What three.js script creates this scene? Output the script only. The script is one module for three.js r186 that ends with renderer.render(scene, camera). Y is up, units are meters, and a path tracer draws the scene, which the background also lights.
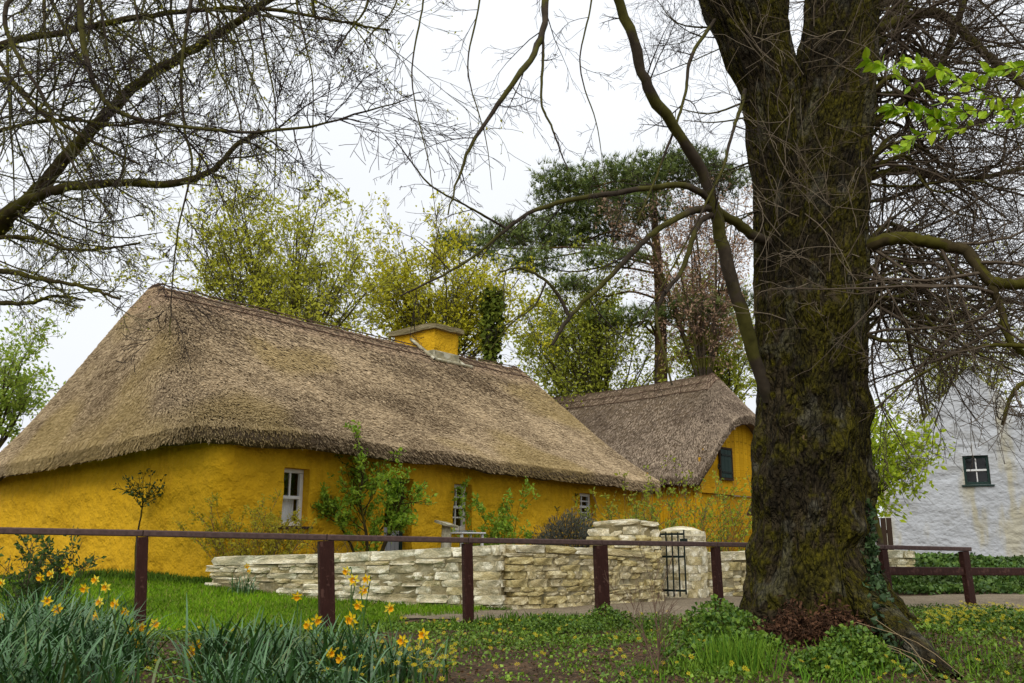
import * as THREE from 'three';
import { mergeGeometries } from 'three/addons/utils/BufferGeometryUtils.js';

// ---------------------------------------------------------------- camera, sky, sun, exposure
const scene = new THREE.Scene();
const EYE = 0.9, FOCAL = 910, PITCH = Math.atan(206 / FOCAL);
const camera = new THREE.PerspectiveCamera(2 * Math.atan(341.5 / FOCAL) * 180 / Math.PI, 1024 / 683, 0.1, 1500);
camera.position.set(0, EYE, 0);
camera.rotation.x = PITCH;
scene.add(camera);
const renderer = new THREE.WebGLRenderer({ antialias: true });
renderer.setSize(1024, 683);
renderer.toneMapping = THREE.LinearToneMapping;
renderer.toneMappingExposure = 1.2;
renderer.shadowMap.enabled = true;
renderer.shadowMap.type = THREE.PCFSoftShadowMap;

function rng(seed) { let s = seed >>> 0; return () => { s = (s + 0x6D2B79F5) | 0; let t = Math.imul(s ^ (s >>> 15), 1 | s); t = (t + Math.imul(t ^ (t >>> 7), 61 | t)) ^ t; return ((t ^ (t >>> 14)) >>> 0) / 4294967296; }; }
const V = (x, y, z) => new THREE.Vector3(x, y, z);
const lerp = (a, b, t) => a + (b - a) * t, clamp = (x, a = 0, b = 1) => Math.min(b, Math.max(a, x));
const sstep = (a, b, x) => { const t = clamp((x - a) / (b - a)); return t * t * (3 - 2 * t); };
function hash3(i, j, k) { let h = Math.imul(i, 374761393) ^ Math.imul(j, 668265263) ^ Math.imul(k, 1274126177); h = Math.imul(h ^ (h >>> 13), 1274126177); return ((h ^ (h >>> 16)) >>> 0) / 4294967296; }
function noise3(x, y, z) {
  const i = Math.floor(x), j = Math.floor(y), k = Math.floor(z); let fx = x - i, fy = y - j, fz = z - k;
  fx = fx * fx * (3 - 2 * fx); fy = fy * fy * (3 - 2 * fy); fz = fz * fz * (3 - 2 * fz);
  const c = (a, b, d) => hash3(i + a, j + b, k + d);
  return lerp(lerp(lerp(c(0, 0, 0), c(1, 0, 0), fx), lerp(c(0, 1, 0), c(1, 1, 0), fx), fy), lerp(lerp(c(0, 0, 1), c(1, 0, 1), fx), lerp(c(0, 1, 1), c(1, 1, 1), fx), fy), fz) * 2 - 1;
}
const fbm3 = (x, y, z, n = 4) => { let a = 0.5, s = 0; for (let o = 0; o < n; o++) { s += a * noise3(x, y, z); x *= 2.03; y *= 2.03; z *= 2.03; a *= 0.5; } return s; };
// periodic noise for tiling textures, u and v in 0..1, fx and fy cells per tile
function pnoise(u, v, fx, fy, seed) {
  const x = u * fx, y = v * fy, i = Math.floor(x), j = Math.floor(y); let a = x - i, b = y - j; a = a * a * (3 - 2 * a); b = b * b * (3 - 2 * b);
  const h = (p, q) => hash3(((p % fx) + fx) % fx, ((q % fy) + fy) % fy, seed);
  return lerp(lerp(h(i, j), h(i + 1, j), a), lerp(h(i, j + 1), h(i + 1, j + 1), a), b);
}
const pfbm = (u, v, fx, fy, seed, n = 5) => { let a = 0.5, s = 0, t = 0; for (let o = 0; o < n; o++) { s += a * pnoise(u, v, fx, fy, seed + o); t += a; fx *= 2; fy *= 2; a *= 0.55; } return s / t; };

{ // an overcast sky: brighter overhead, soft cloud cover all round
  const w = 512, h = 256, d = new Float32Array(w * h * 4);
  for (let y = 0; y < h; y++) for (let x = 0; x < w; x++) {
    const el = ((y + 0.5) / h - 0.5) * Math.PI, az = (x / w) * Math.PI * 2, s = Math.max(0, Math.sin(el));
    const c = Math.cos(el), n = fbm3(Math.cos(az) * c * 2.2 + 9, Math.sin(el) * 5 + 3, Math.sin(az) * c * 2.2 + 4, 4);
    const L = (0.80 + 0.36 * s * s) * (1 + 0.09 * n);
    const i = (y * w + x) * 4; d[i] = L * 0.955; d[i + 1] = L * 0.988; d[i + 2] = L * 1.035; d[i + 3] = 1;
  }
  const t = new THREE.DataTexture(d, w, h, THREE.RGBAFormat, THREE.FloatType);
  t.mapping = THREE.EquirectangularReflectionMapping; t.magFilter = THREE.LinearFilter; t.minFilter = THREE.LinearFilter; t.wrapS = THREE.RepeatWrapping; t.needsUpdate = true;
  scene.background = t; scene.environment = t;
}
const sun = new THREE.DirectionalLight(new THREE.Color(1.0, 0.96, 0.9), 1.3);
sun.position.set(-7, 24, 14); sun.target.position.set(0, 0, -14); sun.castShadow = true; sun.shadow.radius = 40;
sun.shadow.mapSize.set(4096, 4096); Object.assign(sun.shadow.camera, { left: -40, right: 40, top: 40, bottom: -40, near: 1, far: 120 });
scene.add(sun, sun.target);

// ---------------------------------------------------------------- helpers
const CP = Math.cos(PITCH), SP = Math.sin(PITCH);
function ray(px, py) { const x = (px - 512) / FOCAL, y = (341.5 - py) / FOCAL; return V(x, y * CP + SP, y * SP - CP); }
const at = (px, py, d) => { const r = ray(px, py); return r.multiplyScalar(d / -r.z).add(V(0, EYE, 0)); };           // a place d metres ahead
const onGround = (px, py) => { const r = ray(px, py); let p = null; for (let d = 3; d < 90; d += 0.05) { p = r.clone().multiplyScalar(d / -r.z); p.y += EYE; if (p.y <= groundY(p.x, p.z)) break; } return p; };
const onPlane = (px, py, p0, n) => { const r = ray(px, py), e = V(0, EYE, 0); return r.clone().multiplyScalar(p0.clone().sub(e).dot(n) / r.dot(n)).add(e); };
const used = {};
const numbered = (n) => { const k = used[n] = (used[n] ?? -1) + 1; return k ? `${n}_${String(k).padStart(3, '0')}` : n; };
const shadowed = (m) => { m.castShadow = true; m.receiveShadow = true; return m; };
function thing(name, label, category, pos = [0, 0, 0], turn = 0, group) {
  const o = new THREE.Group(); o.name = numbered(name); scene.add(o); o.position.set(...pos); o.rotation.y = turn;
  o.userData = { label, category }; if (group) o.userData.group = group; return o;
}
function part(parent, name, geo, m, label) { const o = shadowed(new THREE.Mesh(geo, m)); o.name = name; if (label) o.userData.label = label; parent.add(o); return o; }
function struct(name, geo, m) { const o = shadowed(new THREE.Mesh(geo, m)); o.name = numbered(name); o.userData.kind = 'structure'; scene.add(o); return o; }
// scatter: list of {p, q, s, c}; one InstancedMesh that nobody could count
function scatter(parent, name, geo, m, list, label, category) {
  const o = new THREE.InstancedMesh(geo, m, list.length), M = new THREE.Matrix4(), c = new THREE.Color();
  list.forEach((e, i) => { M.compose(e.p, e.q, typeof e.s === 'number' ? V(e.s, e.s, e.s) : e.s); o.setMatrixAt(i, M); if (e.c) o.setColorAt(i, c.setRGB(...e.c)); });
  o.name = parent === scene ? numbered(name) : name; o.userData.kind = 'stuff'; if (label) o.userData.label = label; if (category) o.userData.category = category;
  shadowed(o); parent.add(o); return o;
}
class Builder {
  constructor() { this.p = []; this.n = []; this.t = []; this.i = []; }
  tube(pts, rad, sides = 5, cap = true) {
    const n = pts.length; if (n < 2) return this; let up = null; const b0 = this.p.length / 3; let run = 0;
    for (let k = 0; k < n; k++) {
      const d = pts[Math.min(n - 1, k + 1)].clone().sub(pts[Math.max(0, k - 1)]).normalize();
      if (!up) { up = Math.abs(d.y) < 0.9 ? V(0, 1, 0) : V(1, 0, 0); }
      const a = V().crossVectors(d, up).normalize(); up = V().crossVectors(a, d).normalize();
      const r = Array.isArray(rad) ? rad[k] : rad; if (k) run += pts[k].distanceTo(pts[k - 1]);
      for (let s = 0; s <= sides; s++) {
        const f = s / sides * Math.PI * 2, ca = Math.cos(f), sa = Math.sin(f);
        const nx = a.x * ca + up.x * sa, ny = a.y * ca + up.y * sa, nz = a.z * ca + up.z * sa;
        this.p.push(pts[k].x + nx * r, pts[k].y + ny * r, pts[k].z + nz * r); this.n.push(nx, ny, nz); this.t.push(s / sides * Math.max(0.05, 6.28 * r), run);
      }
    }
    const w = sides + 1;
    for (let k = 0; k < n - 1; k++) for (let s = 0; s < sides; s++) { const a = b0 + k * w + s; this.i.push(a, a + w, a + 1, a + 1, a + w, a + w + 1); }
    if (cap) for (let s = 1; s < sides - 1; s++) this.i.push(b0 + (n - 1) * w, b0 + (n - 1) * w + s + 1, b0 + (n - 1) * w + s);
    return this;
  }
  tri(a, b, c) { const n = V().crossVectors(b.clone().sub(a), c.clone().sub(a)).normalize(), k = this.p.length / 3; for (const v of [a, b, c]) { this.p.push(v.x, v.y, v.z); this.n.push(n.x, n.y, n.z); this.t.push(v.x, v.y); } this.i.push(k, k + 1, k + 2); }
  quad(a, b, c, d) { this.tri(a, b, c); this.tri(a, c, d); }
  get size() { return this.i.length / 3; }
  geo(origin) {
    const g = new THREE.BufferGeometry(); g.setAttribute('position', new THREE.Float32BufferAttribute(this.p, 3)); g.setAttribute('normal', new THREE.Float32BufferAttribute(this.n, 3)); g.setAttribute('uv', new THREE.Float32BufferAttribute(this.t, 2)); g.setIndex(this.i);
    if (origin) g.translate(-origin.x, -origin.y, -origin.z); return g;
  }
}
function gridGeo(nu, nv, f, uvf) {
  const p = [], t = [], ix = [];
  for (let j = 0; j <= nv; j++) for (let i = 0; i <= nu; i++) { const v = f(i / nu, j / nv, i, j); p.push(v.x, v.y, v.z); const q = uvf ? uvf(i / nu, j / nv, v) : [i / nu, j / nv]; t.push(q[0], q[1]); }
  for (let j = 0; j < nv; j++) for (let i = 0; i < nu; i++) { const a = j * (nu + 1) + i; ix.push(a, a + 1, a + nu + 1, a + 1, a + nu + 2, a + nu + 1); }
  const g = new THREE.BufferGeometry(); g.setAttribute('position', new THREE.Float32BufferAttribute(p, 3)); g.setAttribute('uv', new THREE.Float32BufferAttribute(t, 2)); g.setIndex(ix); g.computeVertexNormals(); return g;
}
const box = (w, h, d, x = 0, y = 0, z = 0) => new THREE.BoxGeometry(w, h, d).translate(x, y, z);
function bevelBox(w, h, d, b = 0.008, x = 0, y = 0, z = 0) {  // a box with chamfered edges
  const s = new THREE.Shape(), a = w / 2 - b, c = h / 2 - b; s.moveTo(-a, -c); s.lineTo(a, -c); s.lineTo(a, c); s.lineTo(-a, c); s.closePath();
  return new THREE.ExtrudeGeometry(s, { depth: d - 2 * b, bevelEnabled: true, bevelThickness: b, bevelSize: b, bevelSegments: 2, curveSegments: 1 }).translate(x, y, z - d / 2 + b);
}
const spline = (pts, n) => new THREE.CatmullRomCurve3(pts, false, 'centripetal').getPoints(n);
const rollQuat = (dir, roll) => new THREE.Quaternion().setFromUnitVectors(V(0, 1, 0), dir.clone().normalize()).multiply(new THREE.Quaternion().setFromAxisAngle(V(0, 1, 0), roll));
const rndDir = (R) => { const z = R() * 2 - 1, a = R() * Math.PI * 2, s = Math.sqrt(1 - z * z); return V(s * Math.cos(a), z, s * Math.sin(a)); };

// ---------------------------------------------------------------- textures and materials
function tex(n, fn, rep, srgb = true) {          // fn(u, v) -> [r, g, b] linear 0..1 (colour) or one number (relief)
  const d = new Uint8Array(n * n * 4), enc = (x) => { x = clamp(x); return 255 * (x <= 0.0031308 ? 12.92 * x : 1.055 * Math.pow(x, 1 / 2.4) - 0.055); };
  for (let y = 0; y < n; y++) for (let x = 0; x < n; x++) { const c = fn((x + 0.5) / n, (y + 0.5) / n), i = (y * n + x) * 4; for (let k = 0; k < 3; k++) { const q = Array.isArray(c) ? c[k] : c; d[i + k] = srgb ? enc(q) : 255 * clamp(q); } d[i + 3] = 255; }
  const t = new THREE.DataTexture(d, n, n); t.wrapS = t.wrapT = THREE.RepeatWrapping; t.magFilter = THREE.LinearFilter; t.minFilter = THREE.LinearMipmapLinearFilter; t.generateMipmaps = true; if (srgb) t.colorSpace = THREE.SRGBColorSpace; t.repeat.set(rep, rep); t.needsUpdate = true; return t;
}
const mix = (a, b, t) => [lerp(a[0], b[0], t), lerp(a[1], b[1], t), lerp(a[2], b[2], t)], mul = (a, k) => [a[0] * k, a[1] * k, a[2] * k];
const std = (o) => new THREE.MeshPhysicalMaterial({ roughness: 0.9, specularIntensity: 0.22, side: THREE.DoubleSide, ...o });
const lin = (r, g, b) => new THREE.Color().setRGB(r, g, b);

const plasterH = (u, v) => 0.6 * pfbm(u, v, 7, 10, 11, 3) + 0.3 * pfbm(u, v, 24, 32, 21, 3) + 0.1 * pfbm(u, v, 120, 120, 31, 2);
const M = {};
M.plaster = std({ color: 0xffffff, roughness: 0.92, map: tex(1024, (u, v) => { const a = pfbm(u, v, 5, 4, 41, 6), b = pfbm(u, v, 40, 40, 51, 3), st = sstep(0.62, 0.8, pfbm(u, v, 14, 3, 61, 4)); return mul(mix(mix([0.58, 0.325, 0.010], [0.68, 0.405, 0.022], a), [0.43, 0.22, 0.008], st * 0.4), 0.85 + 0.3 * b); }, 1 / 4), bumpMap: tex(1024, plasterH, 1 / 4, false), bumpScale: 0.15 });
M.whitewash = std({ map: tex(1024, (u, v) => { const a = pfbm(u, v, 6, 8, 71, 6), b = pfbm(u, v, 40, 60, 81, 3), st = sstep(0.58, 0.76, pfbm(u, v, 9, 2, 91, 5)), g = sstep(0.56, 0.7, pfbm(u, v, 12, 16, 95, 5)); return mul(mix(mix([0.49, 0.505, 0.52], [0.36, 0.36, 0.345], g * 0.6), [0.46, 0.40, 0.22], st * 0.6), 0.8 + 0.2 * a + 0.15 * b); }, 1 / 5), bumpMap: tex(1024, (u, v) => 0.7 * pfbm(u, v, 16, 30, 101, 3) + 0.3 * pfbm(u, v, 60, 70, 111, 3), 1 / 5, false), bumpScale: 0.07 });
const barkRidge = (u, v) => { const w = pfbm(u, v, 8, 6, 121, 4); return 0.6 * Math.min(1, 2.2 * Math.abs(pfbm(u + 0.07 * w, v + 0.03 * w, 34, 9, 131, 4) * 2 - 1)) + 0.4 * pfbm(u, v, 60, 34, 141, 4); };
M.bark = std({ roughness: 0.95, map: tex(1024, (u, v) => { const r = barkRidge(u, v), moss = sstep(0.39, 0.54, 0.62 * pfbm(u, v, 6, 4, 151, 6) + 0.38 * pfbm(u, v, 44, 30, 155, 3)) * (1.15 - 0.6 * r), li = sstep(0.60, 0.70, pfbm(u, v, 9, 6, 161, 6)), fine = pfbm(u, v, 120, 60, 171, 3), dk = sstep(0.52, 0.66, pfbm(u, v, 7, 5, 175, 5));
  let c = mix([0.040, 0.030, 0.014], [0.125, 0.094, 0.048], r); c = mix(c, mix([0.045, 0.042, 0.004], [0.175, 0.148, 0.008], fine), clamp(moss * 0.95)); c = mix(c, [0.20, 0.185, 0.13], li * (1 - moss * 0.5) * 0.75); c = mix(c, [0.024, 0.018, 0.010], dk * 0.6); return mul(c, 0.18 + 0.62 * fine); }, 1 / 2), bumpMap: tex(1024, (u, v) => 0.75 * barkRidge(u, v) + 0.25 * pfbm(u, v, 110, 80, 181, 3), 1 / 2, false), bumpScale: 0.13 });
const smallBark = tex(256, (u, v) => { const f = pfbm(u, v, 16, 16, 191, 4), m = sstep(0.45, 0.62, pfbm(u, v, 4, 4, 201, 4)); return mul(mix([0.052, 0.040, 0.027], [0.072, 0.066, 0.016], m), 0.5 + f); }, 1);
M.limb = std({ map: smallBark, roughness: 0.95 });
M.limbMossy = std({ map: smallBark, roughness: 0.95, color: lin(1.0, 0.98, 0.62) });
M.twig = std({ color: lin(0.045, 0.034, 0.028) });
M.twigPale = std({ color: lin(0.105, 0.08, 0.055) });
M.twigWarm = std({ color: lin(0.15, 0.095, 0.065) });
M.twigFar = std({ color: lin(0.105, 0.098, 0.05) });
M.pineBark = std({ map: smallBark, color: lin(1.2, 0.95, 0.8) });
const thatchC = (u, v) => { const a = pfbm(u, v, 140, 16, 211, 3), b = pfbm(u, v, 10, 10, 221, 4); return mul(mix([0.10, 0.07, 0.045], [0.30, 0.22, 0.14], a), 0.6 + 0.6 * b); };
M.thatch = std({ roughness: 1, map: tex(512, thatchC, 1 / 1.5), bumpMap: tex(512, (u, v) => pfbm(u, v, 120, 14, 231, 4), 1 / 1.5, false), bumpScale: 0.06 });
M.straw = std({ roughness: 0.9, color: 0xffffff });
M.rod = std({ color: lin(0.11, 0.068, 0.045) });
M.soffit = std({ color: lin(0.08, 0.055, 0.035), roughness: 1 });
const stoneMap = tex(512, (u, v) => { const a = pfbm(u, v, 6, 6, 241, 5), g = sstep(0.52, 0.7, pfbm(u, v, 5, 5, 251, 5)), w = sstep(0.5, 0.68, pfbm(u, v, 4, 6, 261, 5)), f = pfbm(u, v, 60, 60, 271, 3); let c = mix([0.34, 0.29, 0.17], [0.47, 0.43, 0.33], a); c = mix(c, [0.20, 0.19, 0.13], g * 0.7); c = mix(c, [0.62, 0.59, 0.49], w * 0.75); return mul(c, 0.6 + 0.7 * f); }, 1);
const stoneBump = tex(512, (u, v) => 0.6 * pfbm(u, v, 8, 10, 281, 4) + 0.4 * pfbm(u, v, 40, 40, 291, 4), 1, false);
M.stones = [[1.62, 1.6, 1.5], [1.42, 1.32, 1.0], [1.2, 1.13, 0.94], [1.8, 1.78, 1.7], [1.3, 1.18, 0.76]].map((c) => std({ map: stoneMap, bumpMap: stoneBump, bumpScale: 0.025, color: lin(...c) }));
M.mortar = std({ map: stoneMap, color: lin(0.75, 0.7, 0.55), roughness: 1 });
const soilC = (u, v) => { const a = pfbm(u, v, 10, 10, 301, 5), f = pfbm(u, v, 90, 90, 311, 3), l = sstep(0.56, 0.66, pfbm(u, v, 50, 50, 321, 3)); return mul(mix(mix([0.045, 0.030, 0.018], [0.10, 0.068, 0.040], a), [0.17, 0.10, 0.055], l * 0.6), 0.5 + f); };
M.soil = std({ roughness: 1, map: tex(512, soilC, 1 / 1.7), bumpMap: tex(512, (u, v) => pfbm(u, v, 30, 30, 331, 5), 1 / 1.7, false), bumpScale: 0.05 });
M.lawn = std({ roughness: 1, map: tex(512, (u, v) => { const a = pfbm(u, v, 8, 8, 341, 5), f = pfbm(u, v, 120, 120, 351, 2); return mul(mix([0.06, 0.11, 0.008], [0.11, 0.17, 0.012], a), 0.5 + f); }, 1 / 2.1) });
M.gravel = std({ roughness: 0.95, map: tex(512, (u, v) => { const a = pfbm(u, v, 8, 8, 361, 5), f = pfbm(u, v, 128, 128, 371, 2); return mul(mix([0.16, 0.125, 0.08], [0.27, 0.215, 0.145], a), 0.45 + 1.1 * f); }, 1 / 2.3), bumpMap: tex(512, (u, v) => pfbm(u, v, 100, 100, 381, 3), 1 / 2.3, false), bumpScale: 0.02 });
M.railPaint = std({ roughness: 0.55, map: tex(256, (u, v) => { const f = pfbm(u, v, 40, 8, 391, 4), w = sstep(0.6, 0.72, pfbm(u, v, 9, 9, 401, 5)); return mul(mix([0.040, 0.015, 0.011], [0.085, 0.040, 0.030], w), 0.7 + 0.6 * f); }, 2), bumpMap: tex(256, (u, v) => pfbm(u, v, 60, 10, 411, 3), 2, false), bumpScale: 0.004 });
M.railTop = std({ roughness: 0.6, map: tex(256, (u, v) => { const f = pfbm(u, v, 20, 20, 421, 4); return mul([0.095, 0.060, 0.052], 0.6 + 0.8 * f); }, 2) });
const plankC = (base) => (u, v) => { const g = pfbm(u, v, 60, 4, 431, 4), s = sstep(0.58, 0.75, pfbm(u, v, 10, 3, 441, 5)); return mul(mix(base, mul(base, 0.55), s), 0.72 + 0.5 * g); };
M.planks = [[0.55, 0.30, 0.008], [0.61, 0.335, 0.010], [0.49, 0.26, 0.009]].map((c, i) => { const m = std({ roughness: 0.85, map: tex(256, plankC(c), 1 / 1.3) }); return m; });
M.whitePaint = std({ color: lin(0.66, 0.66, 0.63), roughness: 0.5 });
M.greyPaint = std({ color: lin(0.30, 0.31, 0.32), roughness: 0.55 });
M.greenPaint = std({ color: lin(0.020, 0.040, 0.034), roughness: 0.5 });
M.iron = std({ color: lin(0.018, 0.026, 0.022), roughness: 0.5, metalness: 0.4 });
M.darkWood = std({ color: lin(0.045, 0.028, 0.018) });
M.dark = std({ color: lin(0.03, 0.028, 0.026) });
M.lace = std({ color: lin(0.62, 0.62, 0.60), roughness: 1 });
M.pane = new THREE.MeshPhysicalMaterial({ color: 0xffffff, transmission: 1, thickness: 0, roughness: 0.03, ior: 1.5, side: THREE.DoubleSide });
M.cement = std({ map: stoneMap, color: lin(0.95, 0.95, 0.88) });
M.slabStone = std({ map: stoneMap, bumpMap: stoneBump, bumpScale: 0.02, color: lin(0.55, 0.5, 0.36) });
const leafMat = (c, tr = 0.35, ro = 0.75) => new THREE.MeshPhysicalMaterial({ color: c ? lin(...c) : 0xffffff, roughness: ro, specularIntensity: 0.4, transmission: tr, thickness: 0, side: THREE.DoubleSide });
M.leaf = leafMat(null, 0.5);
M.leafMatte = std({ color: 0xffffff, roughness: 0.8 });
M.leafGloss = std({ color: 0xffffff, roughness: 0.5, specularIntensity: 0.6 });
M.limeLeaf = [[0.40, 0.58, 0.018], [0.54, 0.70, 0.03], [0.28, 0.46, 0.014]].map((c) => leafMat(c, 0.4, 0.55));
M.petal = leafMat([0.86, 0.66, 0.015], 0.25, 0.6);
M.petalPale = leafMat([0.88, 0.76, 0.07], 0.25, 0.6);
M.trumpet = leafMat([0.86, 0.46, 0.006], 0.2, 0.6);
M.stemGreen = std({ color: lin(0.06, 0.13, 0.03) });
M.daffLeaf = std({ color: 0xffffff, roughness: 0.48 });

// leaf-sized faces: a folded blade pointing along +y
function leafGeo(w, l, fold = 0.25, curl = 0.15) {
  const b = new Builder(), A = V(0, 0, 0), T = V(0, l, curl * l), mid = V(0, l * 0.5, 0);
  const L = V(-w / 2, l * 0.42, fold * w), Rr = V(w / 2, l * 0.42, fold * w), m2 = V(0, l * 0.45, -curl * 0.2 * l);
  b.tri(A, m2, L); b.tri(L, m2, T); b.tri(A, Rr, m2); b.tri(m2, Rr, T); return b.geo();
}
const G = { leaf: leafGeo(0.55, 1), round: leafGeo(0.95, 1, 0.15, 0.1), slim: leafGeo(0.16, 1, 0.3, 0.25), ivy: leafGeo(1.0, 0.95, 0.2, 0.1) };
{ // a needle spray of the pine: crossed thin blades
  const b = new Builder(), R = rng(3); for (let k = 0; k < 9; k++) { const d = V(R() - 0.5, 0.35 + R() * 0.7, R() - 0.5).normalize(), s = V(R() - 0.5, R() - 0.5, R() - 0.5).cross(d).normalize().multiplyScalar(0.045); b.tri(s.clone().negate(), s, d.multiplyScalar(0.7 + R() * 0.4)); } G.needles = b.geo();
}
{ const b = new Builder(); // a grass blade, bent
  const pt = [[0, 0, 0], [0, 0.45, 0.05], [0, 0.8, 0.2], [0, 1, 0.42]], w = [0.05, 0.045, 0.03]; for (let k = 0; k < 3; k++) { const a = pt[k], c = pt[k + 1], wa = w[k], wc = w[k + 1] ?? 0; if (wc) b.quad(V(-wa, a[1], a[2]), V(wa, a[1], a[2]), V(wc, c[1], c[2]), V(-wc, c[1], c[2])); else b.tri(V(-wa, a[1], a[2]), V(wa, a[1], a[2]), V(0, c[1], c[2])); } G.blade = b.geo(); }
{ const b = new Builder(); // a small open flower of celandine: eight narrow petals
  for (let k = 0; k < 8; k++) { const a = k / 8 * 6.283, q = (r, da, y) => V(Math.cos(a + da) * r, y, Math.sin(a + da) * r); b.quad(q(0.1, 0, 0), q(0.6, -0.22, 0.12), q(1, 0, 0.2), q(0.6, 0.22, 0.12)); } G.celandine = b.geo(); }
{ const b = new Builder(); b.tube([V(0, -0.5, 0), V(0, 0.1, 0.02), V(0, 0.5, 0.06)], [0.5, 0.5, 0.28].map((x) => x * 0.09), 4); G.straw = b.geo(); }

// ---------------------------------------------------------------- the ground
const KC = at(210, 583, 16.0);                                   // the near corner of the cottage
function groundY(x, z) {
  let h = 0.04;
  h += 0.30 * Math.exp(-((x + 7) ** 2 / 22 + (z + 16.5) ** 2 / 16));
  const front = sstep(-14, -9.5, z);
  h += front * (0.045 * noise3(x * 0.9, 3.1, z * 0.9) + 0.02 * noise3(x * 2.7, 7.7, z * 2.7));
  h += 0.24 * Math.exp(-((x - 2.55) ** 2 + (z + 7.5) ** 2) / 1.5);
  h += 0.2 * Math.exp(-((x + 3.6) ** 2 / 2.2 + (z + 6.6) ** 2 / 2.5));                  // the swell round the beech
  h += 0.10 * Math.exp(-((x - 5.6) ** 2 / 3 + (z + 9) ** 2 / 3));
  h += 0.5 * sstep(-17.5, -21, z) * sstep(5, 9, x) * 0.6;
  return h;
}
{ const stops = (a) => { const r = []; for (const [s, e, d] of a) for (let x = s; x < e - 1e-6; x += d) r.push(x); r.push(a[a.length - 1][1]); return r; };
  const xs = stops([[-700, -60, 80], [-60, -14, 4], [-14, 14, 0.2], [14, 60, 4], [60, 700, 80]]), zs = stops([[-900, -60, 70], [-60, -22, 2], [-22, 1, 0.16], [1, 30, 3], [30, 330, 60]]);
  const g = gridGeo(xs.length - 1, zs.length - 1, (u, v, i, j) => V(xs[i], groundY(xs[i], zs[zs.length - 1 - j]), zs[zs.length - 1 - j]), (u, v, p) => [p.x, p.z]); struct('ground', g, M.soil);
}
const inPoly = (x, z, poly) => { let r = false; for (let i = 0, j = poly.length - 1; i < poly.length; j = i++) { const [a, b] = poly[i], [c, d] = poly[j]; if ((b > z) !== (d > z) && x < (c - a) * (z - b) / (d - b) + a) r = !r; } return r; };
function drape(name, poly, m, lift, step, wob) {
  let x0 = 1e9, x1 = -1e9, z0 = 1e9, z1 = -1e9; for (const [x, z] of poly) { x0 = Math.min(x0, x); x1 = Math.max(x1, x); z0 = Math.min(z0, z); z1 = Math.max(z1, z); }
  const p = [], t = [], ix = [], id = {}, vert = (i, j) => { const k = i + '_' + j; if (!(k in id)) { const x = x0 + i * step, z = z0 + j * step; id[k] = p.length / 3; p.push(x, groundY(x, z) + lift, z); t.push(x, z); } return id[k]; };
  for (let i = 0; x0 + i * step < x1; i++) for (let j = 0; z0 + j * step < z1; j++) { const cx = x0 + (i + 0.5) * step, cz = z0 + (j + 0.5) * step; if (inPoly(cx + wob * fbm3(cx * 2, 1, cz * 2, 3), cz + wob * fbm3(cx * 2, 9, cz * 2, 3), poly)) { const a = vert(i, j), b = vert(i + 1, j), c = vert(i + 1, j + 1), d = vert(i, j + 1); ix.push(a, c, b, a, d, c); } }
  const g = new THREE.BufferGeometry(); g.setAttribute('position', new THREE.Float32BufferAttribute(p, 3)); g.setAttribute('uv', new THREE.Float32BufferAttribute(t, 2)); g.setIndex(ix); g.computeVertexNormals(); return struct(name, g, m);
}
const fencePts = [[-60, 8.0], [143, 8.75], [326, 9.55], [467, 10.3], [600, 11.1], [715, 12.0], [805, 12.75], [882, 13.35], [963, 14.2], [1060, 15.3]].map(([px, d]) => { const p = at(px, 560, d); return [p.x, p.z]; });
const fenceZ = (x) => { const a = fencePts[0], b = fencePts[8]; return a[1] + (x - a[0]) * (b[1] - a[1]) / (b[0] - a[0]); };
const lawnPoly = [[-16, -20], [-5.2, -16.3], [-4.9, -15.9], [-0.2, -13.2], [-0.5, -11.9], [-1.2, -11.3], [-2.0, -9.7], [-4, -8.4], [-16, -3]];
drape('lawn', lawnPoly, M.lawn, 0.012, 0.1, 0.5);
const pathPoly = [[-1.6, -11.5], [-0.6, -12.7], [0.4, -13.5], [1.6, -15.2], [2.4, -16.8], [3.6, -17.4], [4.2, -15.9], [6.5, -16.6], [9, -17.6], [16, -19.5], [22, -21], [22, -17.5], [16, -15.6], [10, -14.2], [6.6, -13.2], [3.2, -11.6], [1.2, -10.9], [-0.3, -10.7]];
drape('gravel_path', pathPoly, M.gravel, 0.016, 0.12, 0.45);
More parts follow.
